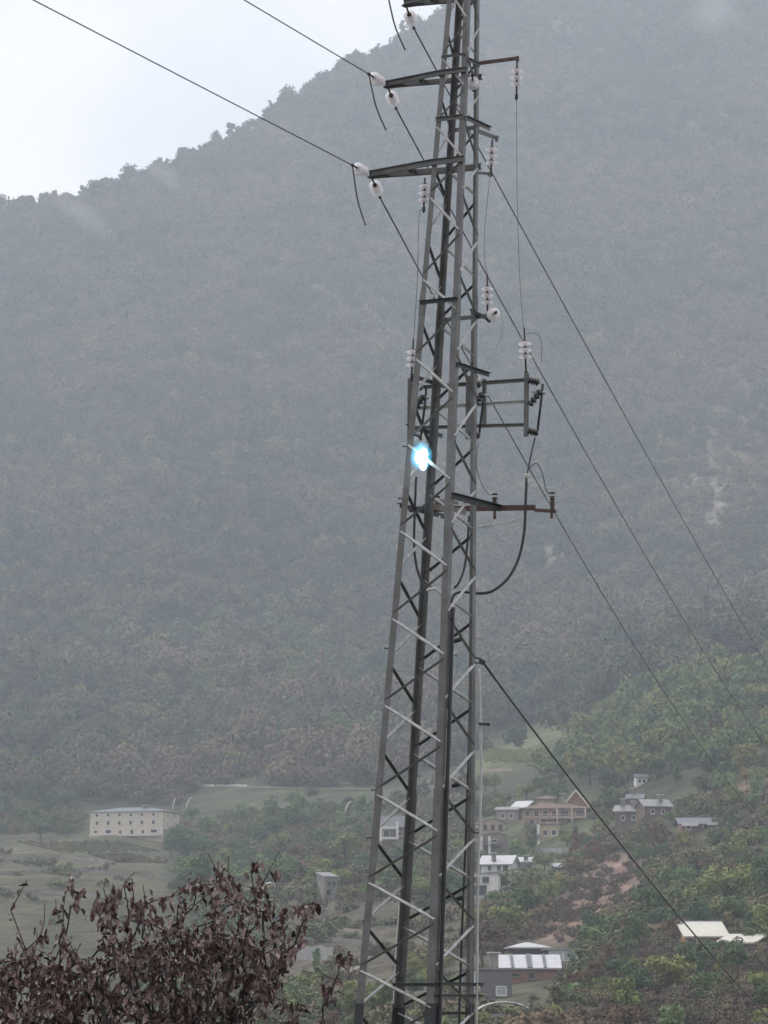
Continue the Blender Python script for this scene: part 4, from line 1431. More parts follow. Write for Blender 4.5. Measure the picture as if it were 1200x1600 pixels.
house('cottage', 'tiny white cottage high among the trees on the right', 1003, 1226, 18, 11, 4, 5, WHT, SLATE_D, 'gable_x', 5, .4, [(.3, .5, .8, .9), (.7, .5, .8, .9)], cat='cottage')
b = MB().box((0, 0, 0), (13, 1.2, 2.6))
P = ground(1185, 1432)
b = MB().box(P + Vector((0, 0, .6)), (9, .8, 3.2))
b.box(P + Vector((0, 0, 2.3)), (9.3, 1.0, .22))
tag(b.build('garden_wall', wall_mat('tan_garden_wall', (.33, .25, .20)), None, P), 'short tan garden wall at the right edge', 'wall')
P = ground(423, 1396)
b = MB().lathe(P - UP * 2, UP, [(2.1, 0), (2.1, 3.0), (2.0, 3.4), (1.5, 4.1), (.7, 4.5), (.05, 4.6)], 18)
tag(b.build('domed_tank', WHT, None, P), 'small white domed tank just behind the bush top', 'tank')
P = ground(788, 1606)
b = MB()
for k in range(9):
    a0, a1 = math.pi * k / 9, math.pi * (k + 1) / 9
root = empty('greenhouse', P, 'arched pale greenhouse roof cut off by the bottom edge', 'greenhouse')
pr = [(-4.2 * math.cos(math.pi * k / 12), 2.9 * math.sin(math.pi * k / 12)) for k in range(13)]
b = MB()
b.add([(x, 0, z) for x, z in pr] + [(x, 9, z) for x, z in pr], [(k, k + 1, 14 + k, 13 + k) for k in range(12)])
b.build('cover', mat('milky_plastic_sheet', (.42, .44, .40), .4, 0, .15, 1), root)
b = MB()
for y in (0, 3, 6, 9):
    b.tube([(x, y, z) for x, z in pr], .09, 6)
b.build('hoop', SLATE_P, root)
MB().box((0, .05, .8), (7.2, .1, 1.5)).build('end_panel', CONC, root)


# ------------------------------------------------------------------ terrace walls, poles, rocks
def terrace_wall(pts, h, label, m, th=0.7, group=None):
    P = []
    for (a, c) in zip(pts[:-1], pts[1:]):
        k = max(2, int(abs(c[0] - a[0]) / 8))
        for i in range(k):
            t = i / k
            P.append(ground(a[0] + (c[0] - a[0]) * t, a[1] + (c[1] - a[1]) * t))
    P.append(ground(*pts[-1]))
    b = MB()
    vs, fs = [], []
    for i, p in enumerate(P):
        hh = h * (1 + 0.12 * math.sin(i * 2.1))
        vs += [p + Vector((0, -th / 2, -1.2)), p + Vector((0, -th / 2, hh)), p + Vector((0, th / 2, hh)), p + Vector((0, th / 2, -1.2))]
    for i in range(len(P) - 1):
        a, c = i * 4, i * 4 + 4
        fs += [(a, c, c + 1, a + 1), (a + 1, c + 1, c + 2, a + 2), (a + 2, c + 2, c + 3, a + 3)]
    fs += [(0, 1, 2, 3), (len(P) * 4 - 1, len(P) * 4 - 2, len(P) * 4 - 3, len(P) * 4 - 4)]
    b.add(vs, fs)
    return tag(b.build('terrace_wall', m, None, P[0]), label, 'wall', group)


PALE = wall_mat('pale_concrete_wall', (.50, .47, .43), .15)
TG = 'low terrace walls on the valley side'
terrace_wall([(310, 1229), (386, 1229)], 0.9, 'bright pale wall along the top of the upper terrace', PALE, group=TG)
terrace_wall([(386, 1230), (470, 1232), (578, 1233)], 0.35, 'dull grey brown wall edging the upper terrace field', STONE_T, group=TG)
terrace_wall([(363, 1270), (430, 1273), (487, 1278)], 0.7, 'tan wall along the lower edge of the terrace field', STONE_T, group=TG)
terrace_wall([(530, 1225), (575, 1224)], 0.6, 'short pale wall beside the tower at forest edge', STONE_T, group=TG)
terrace_wall([(-20, 1345), (90, 1340), (180, 1350)], 0.9, 'faint stone wall across the upper left meadow', STONE, group=TG)
terrace_wall([(-20, 1368), (120, 1362), (240, 1372)], 0.9, 'grassy stone wall across the middle of the left meadow', STONE, group=TG)
terrace_wall([(-20, 1400), (60, 1395), (150, 1402)], 0.9, 'low stone wall across the bottom of the left meadow', STONE, group=TG)
terrace_wall([(490, 1447), (520, 1452), (566, 1460)], 0.7, 'tan terrace wall just left of the tower, upper one', STONE_T, group=TG)
terrace_wall([(470, 1468), (530, 1472), (590, 1478)], 0.8, 'grey brown terrace wall left of the tower, lower one', STONE, group=TG)
terrace_wall([(440, 1495), (475, 1500), (520, 1503)], 2.4, 'grey concrete retaining wall beside the bush', CONC, group=TG)
terrace_wall([(526, 1524), (545, 1520), (562, 1519)], 0.9, 'pale kerb like wall at the left tower leg', PALE, group=TG)
terrace_wall([(748, 1160), (800, 1157), (850, 1160)], 0.5, 'low wall above the yellow green vineyard', STONE_T, group=TG)
terrace_wall([(748, 1205), (800, 1205)], 0.8, 'low wall below the yellow green vineyard', STONE_T, group=TG)
terrace_wall([(840, 1332), (880, 1332), (925, 1322)], 1.1, 'grey garden wall below the terracotta villa', CONC, group=TG)

QG = 'pale bent poles on the terrace field'
for px, row, dx, h, lab in ((269, 1268, 5, 21, 'pale leaning pole at the right corner of the long cream building'),
                            (289, 1268, 10, 22, 'pale bowed pole a little right of the long cream building'),
                            (538, 1272, 10, 20, 'pale bowed pole on the terrace, left one of two'),
                            (565, 1270, 9, 18, 'pale bowed pole on the terrace, nearer the tower')):
    p = ground(px, row)
    s = p.y / F
    b = MB().tube([p - UP * .5, p + Vector((dx * .3 * s, 0, h * .5 * s)), p + Vector((dx * .75 * s, 0, h * .9 * s)), p + Vector((dx * 1.1 * s, 0, h * s))], [.3, .28, .24, .18], 6)
    tag(b.build('bent_pole', PALE, None, p), lab, 'pole', QG)

ROCK = mat('tan_cliff_rock', (0.22, 0.195, 0.155), 0.95, 0, 0.4, 0.12, bump=0.6, bscale=0.6)


def rock_mesh(seed):
    bm = bmesh.new()
    bmesh.ops.create_icosphere(bm, subdivisions=4, radius=1.0)
    for v in bm.verts:
        p = v.co * 1.7 + Vector((seed * 3.3, 0, 0))
        q = Vector((round(p.x * 2) / 2, round(p.y * 2) / 2, round(p.z * 3) / 3))
        v.co *= 1 + 0.4 * mnoise.noise(p) + 0.22 * mnoise.noise(q * 2.7) + 0.16 * mnoise.noise(p * 5)
    me_ = bpy.data.meshes.new('rock_outcrop')
    bm.to_mesh(me_)
    bm.free()
    me_.materials.append(ROCK)
    return me_


rocks = [rock_mesh(i) for i in range(5)]
for k, (px, row, w, h) in enumerate([(1040, 772, 15, 20), (1056, 778, 13, 14), (1075, 780, 15, 12), (1092, 795, 14, 16), (1108, 788, 12, 10), (1128, 780, 14, 15), (1146, 778, 14, 16),
                                     (1112, 810, 12, 12), (1085, 812, 8, 8), (1140, 795, 9, 7), (1096, 770, 10, 6), (866, 884, 8, 7), (890, 880, 10, 5), (826, 896, 5, 5), (1180, 622, 22, 5), (1080, 925, 6, 10)]):
    p = ground(px, row)
    s = p.y / F
    o = bpy.data.objects.new('rock_outcrop', rocks[k % 5])
    COL.objects.link(o)
    o.location = p - UP * h * s * .35
    o.scale = (w * s * .62, w * s * .6, h * s * .62)
    o.rotation_euler = (0, 0, k * 1.3)
    lab_ = {11: 'small tan rock face lower on the right mountainside, left one of three', 12: 'small tan rock face lower on the right mountainside, middle one', 13: 'tiny tan rock face just right of the curved black cable',
            14: 'wide flat tan rock ledge among the terraces at the right edge', 15: 'tan rock face between the two wires below the bare scar'}
    order = sorted([1040, 1056, 1075, 1092, 1108, 1128, 1146, 1112, 1085, 1140, 1096])
    NTH = ['leftmost', 'second from left', 'third from left', 'fourth from left', 'fifth from left', 'middle one', 'fifth from right', 'fourth from right', 'third from right', 'second from right', 'rightmost']
    tag(o, lab_.get(k) or 'pale tan rock on the bare scar of the right mountainside, ' + NTH[order.index(px)], 'rock', 'rock faces on the mountainside')

# ------------------------------------------------------------------ forest and scrub
i0 = int(SUB * 2.2)
iforest = SUB * 7


def light_zone(px, py):
    a = 0.9 * inpoly(px, py, [(840, 1215), (900, 1135), (1010, 1085), (1130, 1055), (1300, 1035), (1300, 1215), (1000, 1225)])
    b_ = 0.55 * inpoly(px, py, [(480, 1205), (400, 1080), (440, 990), (520, 1000), (600, 1080), (600, 1215)])
    c_ = 0.18 * ((px < 480) & (py > 900) & (py < 1230))
    return np.maximum(np.maximum(a, b_), c_)


def light_keep(px, py, fld):
    return (1 - fld) * light_zone(px, py) * (py < 1232)


def forest_keep(px, py, fld):
    k = (1.0 - fld) * (1 - light_zone(px, py))
    k = np.where((px > 735) & (px < 940) & (py > 1190), 0, k)
    low = (px > 590) & (py > 1050 + (1200 - px) * 0.12)
    k = np.where(low & (py > 1180), k * 0.15, k)
    k = np.where((px < 742) & (py > 1262), k * 0.0, k)
    for x0, y0, x1, y1, yy in BUILDINGS:
        k = np.where((px > x0 - 12) & (px < x1 + 12) & (py > y0 + 4) & (py < y1 + 45), 0, k)
    return k


P = sample_cells(7.8, int(SUB * 5), int(SUB * 10), -60, 1290, light_keep)
S = np.clip(rng.lognormal(0, .28, len(P)), .5, 1.4)
scatter('light_woodland', P - np.array([0, 0, 1.0]), np.stack([9.5 * S, 9.5 * S, 9.5 * S * rng.uniform(.8, 1.35, len(P))], -1), spur_kinds, 4, 'lighter yellow green woodland on the spur at right and low on the slope', 'woodland')
P = sample_cells(8.3, int(SUB * 6), isky + SUB // 3, -420, 1480, forest_keep)
S = np.clip(rng.lognormal(0, 0.3, len(P)), .5, 1.7)
hts = np.stack([12.6 * S * rng.uniform(.85, 1.2, len(P)), 12.6 * S * rng.uniform(.85, 1.2, len(P)), 12.5 * S * rng.uniform(.7, 1.35, len(P))], -1)
hts *= np.where(P[:, 1] < 1350, .6, 1.0)[:, None]
fpts = np.array(P)
fpts[:, 2] -= 1.8
# taller, more open trees standing along the crest
rp_, rh_ = [], []
for j in range(NC):
    if -200 < cols[j] < 1300:
        for _ in range(2):
            if rng.random() < .72:
                ii_ = isky - int(rng.integers(-2, 9))
                u_ = rng.random()
                a_ = min(j + 1, NC - 1)
                rp_.append([X[ii_, j] * (1 - u_) + X[ii_, a_] * u_, D[ii_, j], Z[ii_, j] - 1.5])
                q_ = rng.uniform(9, 22)
                rh_.append([q_ * rng.uniform(.55, .95), q_ * rng.uniform(.55, .95), q_])
fpts = np.vstack([fpts, np.array(rp_)])
hts = np.vstack([hts, np.array(rh_)])
scatter('forest', fpts, hts, forest_kinds, 6, 'dense mixed forest covering the whole mountainside up to the ridge', 'forest')
print('forest', len(P))


def scrub_keep(px, py, fld):
    k = np.where(fld > 0.5, 0.10, 0.9)
    k = np.where((px < 300) & (py > 1305), 0.012, k)
    k = np.where((px > 735) & (px < 930) & (py > 1130) & (py < 1225), .05, k)
    br = inpoly(px, py, OPEN[4][0]) | inpoly(px, py, OPEN[5][0])
    k = np.where(br, 0, k)
    for x0, y0, x1, y1, yy in BUILDINGS:
        k = np.where((px > x0 - 4) & (px < x1 + 4) & (py > y0) & (py < y1 + 24), 0, k)
    return k


P = sample_cells(3.6, i0 + SUB, int(SUB * 7.4), -60, 1290, scrub_keep)
S = np.clip(rng.lognormal(0, 0.35, len(P)), .4, 1.7) * 1.7
scatter('undergrowth', P - np.array([0, 0, .2]), np.stack([S * 2.0, S * 2.0, S * 1.7], -1), scrub_kinds, 4, 'low green and brown undergrowth between the trees and houses', 'undergrowth')
print('scrub', len(P))


def brown_keep(px, py, fld):
    return np.where(inpoly(px, py, OPEN[4][0]), .45, np.where(inpoly(px, py, OPEN[4][0]) | inpoly(px, py, OPEN[5][0]) , .9, np.where(inpoly(px, py, OPEN[6][0]), .3, np.where(fld > .5, .06, .12)))) * np.where(px < 430, .06, 1) * (
        1 - np.any([(px > x0) & (px < x1) & (py > y0) & (py < y1 + 12) for x0, y0, x1, y1, yy in BUILDINGS], axis=0))


P = sample_cells(2.9, i0 + SUB, int(SUB * 7.0), -60, 1290, brown_keep)
S = np.clip(rng.lognormal(0, 0.35, len(P)), .4, 1.7) * 1.25
scatter('dry_scrub', P - np.array([0, 0, .2]), np.stack([S * 1.6, S * 1.6, S * 1.7], -1), brown_kinds, 4, 'rust and grey brown dry scrub on the open right slope', 'scrub')
print('brown', len(P))

# vine rows
vp = []
for k in range(14):
    for a, c in (((30 + k * 17, 1316), (96 + k * 17, 1332)), ((140 + k * 9, 1335), (190 + k * 9, 1349))):
        if c[0] < 262:
            for t in np.linspace(0, 1, 26):
                vp.append(ground(a[0] + (c[0] - a[0]) * t, a[1] + (c[1] - a[1]) * t))
vp = np.array(vp)
scatter('vine_rows', vp + rng.normal(0, .12, vp.shape) * [1, 1, 0], np.stack([rng.uniform(.7, 1.2, len(vp))] * 3, -1), scrub_kinds, 4, 'slanting dark vine rows in the meadow below the long cream building', 'vines')
yk = bpy.data.collections.new('yellow_vine_kinds')
YV = foliage_mat('yellow_green_vines', [(.21, .22, .06), (.17, .20, .06), (.24, .22, .07)])
for k in range(2):
    kind_into(yk, crown_mesh('vine', 240 + k, 120, .09, 'bush', 7), 'vine_%d' % k, YV)
vp = []
for k in range(15):
    for t in np.linspace(0, 1, 14):
        vp.append(ground(765 + k * 6.2 - 5 * t, 1174 + 18 * t))
vp = np.array(vp)
scatter('vineyard_rows', vp, np.stack([rng.uniform(1.3, 2.0, len(vp))] * 3, -1), yk, 2, 'small vineyard of yellow green rows right of the tower', 'vineyard')

# ------------------------------------------------------------------ single trees
TREE_KINDS = [('round', 300 + k) for k in range(7)] + [('column', 320), ('column', 321), ('cone', 330), ('cone', 331)]
CROWNS = [(sh, crown_mesh('crown', sd, 950, 0.034 if sh == 'round' else 0.028, sh, 13 if sh == 'round' else 14).mesh('crown', LEAF['dark green'])) for sh, sd in TREE_KINDS]
BARES = [crown_mesh('crown', 350 + k, 330, 0.022, 'round', 14).mesh('crown', LEAF['dark green']) for k in range(2)]
TRUNKS = [trunk_mesh(400 + k).mesh('trunk', BARK) for k in range(4)]
TRUNK_B = [trunk_mesh(420 + k, True).mesh('trunk', BARK) for k in range(2)]
LAND = [(205, 1285, 'long cream building'), (612, 1298, 'white framed house'), (517, 1388, 'stone ruin'), (768, 1300, 'arched roof house'), (868, 1270, 'terracotta villa'),
        (776, 1348, 'pale slab roof'), (758, 1390, 'white garage'), (826, 1490, 'low hip roof'), (850, 1515, 'white verandah roof'), (1104, 1455, 'large cream roof'), (1160, 1470, 'cream roofed wing'),
        (1092, 1285, 'thin white edged roof'), (1000, 1268, 'roof cluster'), (1003, 1218, 'tiny white cottage'), (930, 1410, 'rusty slope'), (805, 1178, 'yellow green vineyard'),
        (425, 1272, 'tan terrace wall'), (423, 1388, 'white domed tank'), (876, 1356, 'tiny white roofed hut'), (1185, 1425, 'tan garden wall')]
ZONES = [
    ([(850, 1250), (900, 1160), (1010, 1090), (1130, 1060), (1215, 1045), (1215, 1180), (1000, 1225), (850, 1262)], 75, (6, 10), (('dark green', 3), ('olive green', 3), ('bright green', 4), ('yellow', .15), ('grey brown', .8))),
    ([(740, 1235), (1000, 1215), (1215, 1180), (1215, 1470), (1010, 1480), (900, 1560), (742, 1600)], 130, (4.5, 8.5), (('dark green', 5), ('olive green', 2.6), ('bright green', 2.4), ('yellow', .35), ('rust brown', .9), ('grey brown', 1.0))),
    ([(740, 1530), (900, 1530), (1010, 1480), (1215, 1470), (1215, 1640), (740, 1640)], 34, (3.2, 5.8), (('dark green', 2.2), ('olive green', 3.2), ('bright green', 1.0), ('rust brown', .6), ('grey brown', 3.2))),
    ([(285, 1285), (590, 1268), (590, 1345), (480, 1370), (440, 1410), (275, 1410), (262, 1340)], 55, (6, 10), (('bright green', 4), ('olive green', 3), ('dark green', 2.4), ('rust brown', .3))),
    ([(480, 1345), (742, 1330), (742, 1425), (480, 1415)], 26, (5, 8), (('dark green', 4), ('olive green', 1.5), ('bright green', 1.4), ('rust brown', .5))),
    ([(430, 1500), (742, 1490), (742, 1620), (430, 1620)], 18, (3, 5.5), (('bright green', 2), ('olive green', 2), ('rust brown', .8), ('dark green', 1))),
    ([(-30, 1255), (125, 1258), (125, 1312), (-30, 1318)], 14, (7, 11), (('dark green', 5), ('grey brown', 1.0))),
    ([(255, 1312), (300, 1306), (305, 1345), (262, 1345)], 4, (8, 11), (('dark green', 5), ('olive green', .5))),
]
tr = random.Random(11)
cands = []
for poly, nmax, (h0, h1), kinds in ZONES:
    xs, ys = [p[0] for p in poly], [p[1] for p in poly]
    got = 0
    for _ in range(nmax * 30):
        if got >= nmax:
            break
        px, py = tr.uniform(min(xs), max(xs)), tr.uniform(min(ys), max(ys))
        if not inpoly([px], [py], poly)[0]:
            continue
        if inpoly([px], [py], OPEN[4][0])[0] and tr.random() < .93:
            continue
        if inpoly([px], [py], OPEN[2][0])[0] and py > 1160:
            continue
        P = ground(px, py)
        h = tr.uniform(h0, h1) * tr.choice((.8, 1, 1, 1.15))
        hp = h * F / P.y
        bad = bool(inpoly([px], [py - hp * .5], OPEN[4][0])[0] or inpoly([px], [py - hp * .85], OPEN[4][0])[0]) and tr.random() < .85
        for (x0, y0, x1, y1, yy) in BUILDINGS:
            ov = 4
            if px + hp * .34 > x0 + ov and px - hp * .34 < x1 - ov and py - hp * .95 < y1 - 6 and py > y0 + 4 and P.y < yy + 3:
                bad = True
            if x0 - 3 < px < x1 + 3 and yy - 1 < P.y < yy + 14:
                bad = True
        if bad:
            continue
        if any(abs(px - c[0]) < .36 * (hp + c[4]) / 1.6 and abs(py - c[1]) < .22 * (hp + c[4]) / 1.6 for c in cands):
            continue
        kind = tr.choices([k[0] for k in kinds], [k[1] for k in kinds])[0]
        if py > 1300 and 850 < px < 1010 and tr.random() < .25:
            kind = 'rust brown'
        cands.append((px, py, P, h, hp, kind, got))
        got += 1
# a few trees picked out singly on the photograph
for px, py, h, kind in ((875, 1394, 4.2, 'yellow'), (785, 1500, 5.0, 'rust brown'), (1028, 1390, 3.6, 'yellow'), (1078, 1368, 3.0, 'yellow'), (1065, 1312, 4.0, 'rust brown'),
                        (1045, 1400, 6.5, 'bright green'), (835, 1318, 7.5, 'dark green'), (1090, 1530, 6.0, 'dark green'), (1150, 1530, 5.5, 'dark green'), (915, 1310, 5.0, 'grey brown'), (285, 1335, 10.0, 'dark green'),
                        (1135, 1480, 2.6, 'rust brown'), (1120, 1492, 3.0, 'dark green')):
    P = ground(px, py)
    cands.append((px, py, P, h, h * F / P.y, kind, 0))
if len(cands) > 298:
    tr.shuffle(cands)
    keepers = sorted(cands[:-13] if False else cands, key=lambda c: -c[4])[:298]
    cands = keepers
TG2 = 'single trees on the valley side'
buckets = {}
for px, py, P, h, hp, kind, _ in cands:
    bare = kind == 'grey brown'
    ci = tr.randrange(len(CROWNS)) if tr.random() < .22 else tr.randrange(7)
    sh = 'round' if bare else CROWNS[ci][0]
    root = empty('broadleaf_tree' if sh != 'cone' else 'conifer_tree', P, None, 'tree', TG2, tr.uniform(0, 6.28))
    wdt = h * tr.uniform(.85, 1.2) * (1.0 if sh == 'round' else .8)
    for nm, me_ in (('trunk', tr.choice(TRUNK_B if bare else TRUNKS)), ('crown', tr.choice(BARES) if bare else CROWNS[ci][1])):
        o = bpy.data.objects.new(nm, me_)
        COL.objects.link(o)
        o.parent = root
        o.scale = (wdt, wdt, h)
        if nm == 'crown':
            o.material_slots[0].link = 'OBJECT'
            o.material_slots[0].material = LEAF[kind]
    cyp = py - hp * .5
    lx, ly, ln = min(LAND, key=lambda q: math.hypot((q[0] - px), (q[1] - cyp) * 1.1))
    dx, dy = px - lx, cyp - ly
    rel = ('above' if dy < 0 else 'below') if abs(dy) > abs(dx) else ('left of' if dx < 0 else 'right of')
    size = 'small' if hp < 38 else ('mid sized' if hp < 52 else 'tall')
    word = {'round': 'rounded', 'column': 'narrow', 'cone': 'pointed'}[sh] if not bare else 'thin bare'
    lab = '%s %s %s tree %s the %s' % (size, word, kind if not bare else 'grey', rel, ln)
    buckets.setdefault(lab, []).append((px, root))
NUM = ['first', 'second', 'third', 'fourth', 'fifth', 'sixth', 'seventh', 'eighth', 'ninth', 'tenth', 'eleventh', 'twelfth']
CNT = ['one', 'two', 'three', 'four', 'five', 'six', 'seven', 'eight', 'nine', 'ten', 'eleven', 'twelve']
for lab, ls in buckets.items():
    ls.sort(key=lambda t: t[0])
    n_ = len(ls)
    for i, (px, root) in enumerate(ls):
        if n_ == 1:
            root['label'] = lab
        elif n_ == 2:
            root['label'] = lab + (', left of two', ', right of two')[i]
        else:
            root['label'] = lab + (', leftmost' if i == 0 else ', rightmost' if i == n_ - 1 else ', %s from left' % NUM[min(i, 11)])
print('trees', len(cands))

# ------------------------------------------------------------------ mist wisps on the ridge
mm_ = bpy.data.materials.new('mist')
mm_.use_nodes = True
n, l = mm_.node_tree.nodes, mm_.node_tree.links
n.clear()
o_ = n.new('ShaderNodeOutputMaterial')
pv = n.new('ShaderNodeVolumePrincipled')
pv.inputs['Color'].default_value = (.97, .98, 1, 1)
pv.inputs['Density'].default_value = 0.0011
l.new(pv.outputs[0], o_.inputs['Volume'])
for px, py, Y, rx, ry, rz_, tilt, lab in ((128, 336, 2900, 26, 20, 9, 32, 'faint wisp of mist on the left part of the ridge'),
                                          (262, 276, 2960, 20, 15, 8, 40, 'faint wisp of mist below the ridge trees at left'),
                                          (1118, 18, 3300, 18, 20, 24, 70, 'faint wisp of mist near the top right corner')):
    c = pix(px, py, Y)
    root = empty('mist_wisp', c, lab, 'mist')
    root.rotation_euler = (0, R(tilt), 0)
    for sh in (1.25, 1.05, .88, .72, .56, .40):
        bm = bmesh.new()
        bmesh.ops.create_icosphere(bm, subdivisions=3, radius=1)
        for v in bm.verts:
            q = (1 + .35 * mnoise.noise(v.co * 1.6 + Vector((px, 0, 0)))) * sh
            v.co = Vector((v.co.x * rx, v.co.y * ry, v.co.z * rz_)) * q
        me_ = bpy.data.meshes.new('veil')
        bm.to_mesh(me_)
        bm.free()
        me_.materials.append(mm_)
        o = bpy.data.objects.new('veil', me_)
        COL.objects.link(o)
        o.parent = root

# ------------------------------------------------------------------ foreground bush
YB = 24.0
br = random.Random(5)


def dead_leaf(seed):
    rr = random.Random(seed)
    b = MB()
    n_ = 5
    L, W = 1.0, rr.uniform(.17, .29)
    curl, bend = rr.uniform(.5, 1.3), rr.uniform(-.9, .9)
    vs = []
    x = z = 0.0
    ang = 0.0
    for i in range(n_ + 1):
        t = i / n_
        wv = W * math.sin(math.pi * (0.08 + 0.9 * t)) ** .8
        fold = curl * wv * (0.7 + .3 * math.sin(5 * t + seed))
        vs += [(wv * .9, -x, z + fold), (0, -x, z), (-wv, -x, z + fold * .85)]
        ang += bend / n_
        x += math.cos(ang) * L / n_
        z += math.sin(ang) * L / n_
    fs = []
    for i in range(n_):
        a = i * 3
        fs += [(a, a + 1, a + 4, a + 3), (a + 1, a + 2, a + 5, a + 4)]
    return b.add(vs, fs, 0, True)


def leaf_material(name, cols_):
    m = bpy.data.materials.new(name)
    m.use_nodes = True
    n, l = m.node_tree.nodes, m.node_tree.links
    b = n['Principled BSDF']
    b.inputs['Roughness'].default_value = 0.4
    b.inputs['Specular IOR Level'].default_value = 0.5
    g = n.new('ShaderNodeNewGeometry')
    q = n.new('ShaderNodeTexNoise')
    q.inputs['Scale'].default_value = 22
    q.inputs['Detail'].default_value = 3
    l.new(g.outputs['Position'], q.inputs['Vector'])
    r = n.new('ShaderNodeValToRGB')
    while len(r.color_ramp.elements) < len(cols_):
        r.color_ramp.elements.new(.5)
    for i, c in enumerate(cols_):
        r.color_ramp.elements[i].position = .33 + .34 * i / (len(cols_) - 1)
        r.color_ramp.elements[i].color = (*c, 1)
    l.new(q.outputs['Fac'], r.inputs['Fac'])
    l.new(r.outputs['Color'], b.inputs['Base Color'])
    return m


DEAD = leaf_material('withered_maroon_leaves', [(.020, .012, .013), (.075, .022, .023), (.026, .014, .015), (.10, .045, .04), (.24, .18, .17), (.045, .016, .017), (.14, .06, .05), (.34, .28, .25)])  # pale stops put the leaf highlights into the colour
TWIG = mat('dark_bush_bark', (.028, .023, .022), .8, 0, .4, 25)

OUT = [(-60, 1520), (0, 1490), (30, 1440), (60, 1420), (95, 1385), (140, 1395), (170, 1372), (205, 1368), (240, 1385), (270, 1398), (300, 1365), (325, 1350), (350, 1350), (375, 1375), (405, 1380), (440, 1395),
       (478, 1398), (500, 1412), (478, 1450), (452, 1495), (430, 1545), (400, 1600), (390, 1700), (300, 1760), (100, 1760), (-60, 1700)]
EXTRA = [(17, 1422), (42, 1376), (108, 1366), (70, 1352 + 60), (325, 1334), (357, 1338), (341, 1345), (437, 1330), (408, 1352), (392, 1358), (505, 1412), (492, 1400), (165, 1372), (212, 1362), (60, 1485), (8, 1505), (100, 1475)]


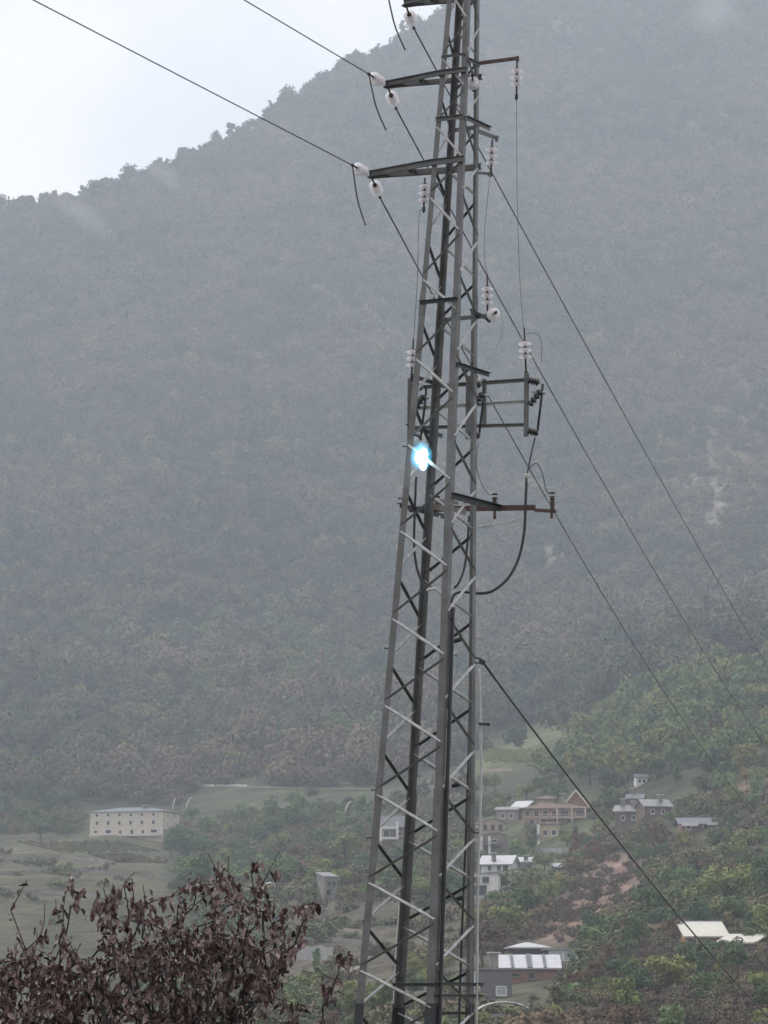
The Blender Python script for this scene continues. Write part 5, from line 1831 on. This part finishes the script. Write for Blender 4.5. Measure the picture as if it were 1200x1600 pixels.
def make_bush(base_px, ends, stems, name, label, leaf_n, nobj, rbase, leaf_len, depth):
    base = Vector(((base_px - 600) / F * YB, YB, 0.0))
    nodes = [base]
    par = [-1]
    for (sx, sy, sd) in stems:
        e = pix(sx, sy, YB + sd)
        last = 0
        for t in (.2, .4, .6, .8, 1.0):
            p = base.lerp(e, t) + Vector((br.gauss(0, .02), br.gauss(0, .03), 0))
            p.x += (e.x - base.x) * (t * t - t) * .35
            nodes.append(p)
            par.append(last)
            last = len(nodes) - 1
    tips = []
    ends = sorted(ends, key=lambda e: -e[1])
    for (ex, ey, ed) in ends:
        e = pix(ex, ey, YB + ed)
        best, bi = 1e9, 0
        for i, p in enumerate(nodes):
            if p.z > e.z + .0:
                continue
            d = e - p
            c = d.length + .5 * math.hypot(d.x, d.y) + .25 * max(0, .25 - d.z)
            if c < best:
                best, bi = c, i
        p = nodes[bi]
        ln = (e - p).length
        k = max(2, int(ln / .10))
        last = bi
        for i in range(1, k + 1):
            t = i / k
            q = p.lerp(e, t)
            q.z += (t - t * t) * ln * br.uniform(-.12, .06)
            q += Vector((br.gauss(0, .008), br.gauss(0, .008), br.gauss(0, .006))) if i < k else Vector()
            nodes.append(q)
            par.append(last)
            last = len(nodes) - 1
        tips.append(last)
    cnt = [0] * len(nodes)
    for t in tips:
        i = t
        while i >= 0:
            cnt[i] += 1
            i = par[i]
    root = empty(name, base, label, 'bush')
    rad = lambda i: min(rbase, .0029 * max(1, cnt[i]) ** .40)
    kids = {}
    for i, p in enumerate(par):
        if p >= 0:
            kids.setdefault(p, []).append(i)
    starts = [(0, c) for c in kids.get(0, [])]
    segs = MB()
    done = 0
    while starts:
        a, c = starts.pop()
        chain = [a, c]
        while chain[-1] in kids:
            ks = sorted(kids[chain[-1]], key=lambda i: -cnt[i])
            for o in ks[1:]:
                starts.append((chain[-1], o))
            chain.append(ks[0])
        pts = [nodes[i] for i in chain]
        rs = [rad(max(1, i)) for i in chain]
        rs[0] = rs[1]
        big_ = rs[1] > .0085 and len(pts) > 4
        if big_:
            MB().tube(pts, rs, 6).build('branch', TWIG, root, base)
        else:
            segs.add(*[(lambda b_: (b_.v, b_.f))(MB().tube(pts, rs, 4))][0], 0, True)
    so = segs.build('twigs', TWIG, root, base)
    so['kind'] = 'stuff'
    # leaves hang from the outer twigs
    outer = [i for i in range(len(nodes)) if cnt[i] <= 6 and par[i] > 0]
    broad = [i for i in range(len(nodes)) if par[i] > 0 and nodes[i].z > 1.2 and cnt[i] < 30]
    protos = [dead_leaf(k) for k in range(7)]
    pm = [b_.mesh('leaf', DEAD) for b_ in protos]
    spots = []
    for _ in range(leaf_n):
        i = br.choice(outer) if br.random() < .55 else br.choice(broad)
        j = par[i]
        p = nodes[i].lerp(nodes[j], br.random()) + Vector((br.gauss(0, .022), br.gauss(0, .05), br.gauss(0, .018)))
        sc_ = leaf_len * br.uniform(.6, 1.35)
        M = Matrix.Rotation(br.uniform(0, 6.283), 4, 'Z') @ Matrix.Rotation(R(br.gauss(58, 34)), 4, 'X') @ Matrix.Rotation(br.uniform(-1.4, 1.4), 4, 'Y')
        spots.append((p.y, p, M, sc_, br.randrange(7)))
    spots.sort(key=lambda s: s[0])
    for (_, p, M, sc_, k) in spots[:nobj]:
        o = bpy.data.objects.new('leaf', pm[k])
        COL.objects.link(o)
        o.parent = root
        o.location = p - base
        o.rotation_euler = M.to_euler()
        o.scale = (sc_, sc_, sc_)
    rest = MB()
    for (_, p, M, sc_, k) in spots[nobj:]:
        rest.add([p + (M.to_3x3() @ Vector(v)) * sc_ for v in protos[k].v], protos[k].f, 0, True)
    if rest.v:
        ro = rest.build('foliage', DEAD, root, base)
        ro['kind'] = 'stuff'
    return root


ends = []
while len(ends) < 950:
    ex, ey = br.uniform(-60, 505), br.uniform(1365, 1660)
    if not inpoly([ex], [ey], OUT)[0]:
        continue
    if ey < 1460 and br.random() < .62:
        continue
    if ex < 150 and ey < 1500 and br.random() < .78:
        continue
    if ex > 430 and br.random() < .4:
        continue
    ends.append((ex, ey, br.gauss(0, .28)))
ends += [(x, y, br.gauss(0, .1)) for x, y in EXTRA]
stems = [(-30, 1620, .1), (20, 1590, 0), (60, 1560, .2), (100, 1540, -.1), (135, 1500, .1), (170, 1520, -.25), (205, 1480, .2), (240, 1510, -.1), (275, 1490, .25), (310, 1530, -.2), (335, 1480, .1), (365, 1540, -.1), (395, 1530, .15), (440, 1480, .1)]
make_bush(225, ends, stems, 'withered_bush', 'large withered bush with curled maroon brown leaves at the bottom left', 4700, 299, .015, .062, .3)
ends = [(546, 1488, 0), (540, 1494, .05), (528, 1522, 0), (520, 1530, .1), (505, 1540, 0), (494, 1512, .1), (470, 1560, 0), (455, 1565, .1), (448, 1600, 0), (430, 1560, .1), (425, 1590, 0), (512, 1560, .05), (470, 1600, .1), (505, 1590, .05)]
make_bush(500, ends, [(515, 1600, 0), (490, 1610, .05), (450, 1620, .1)], 'thin_sapling', 'thin sapling with few withered leaves right of the bush', 85, 80, .012, .068, .1)
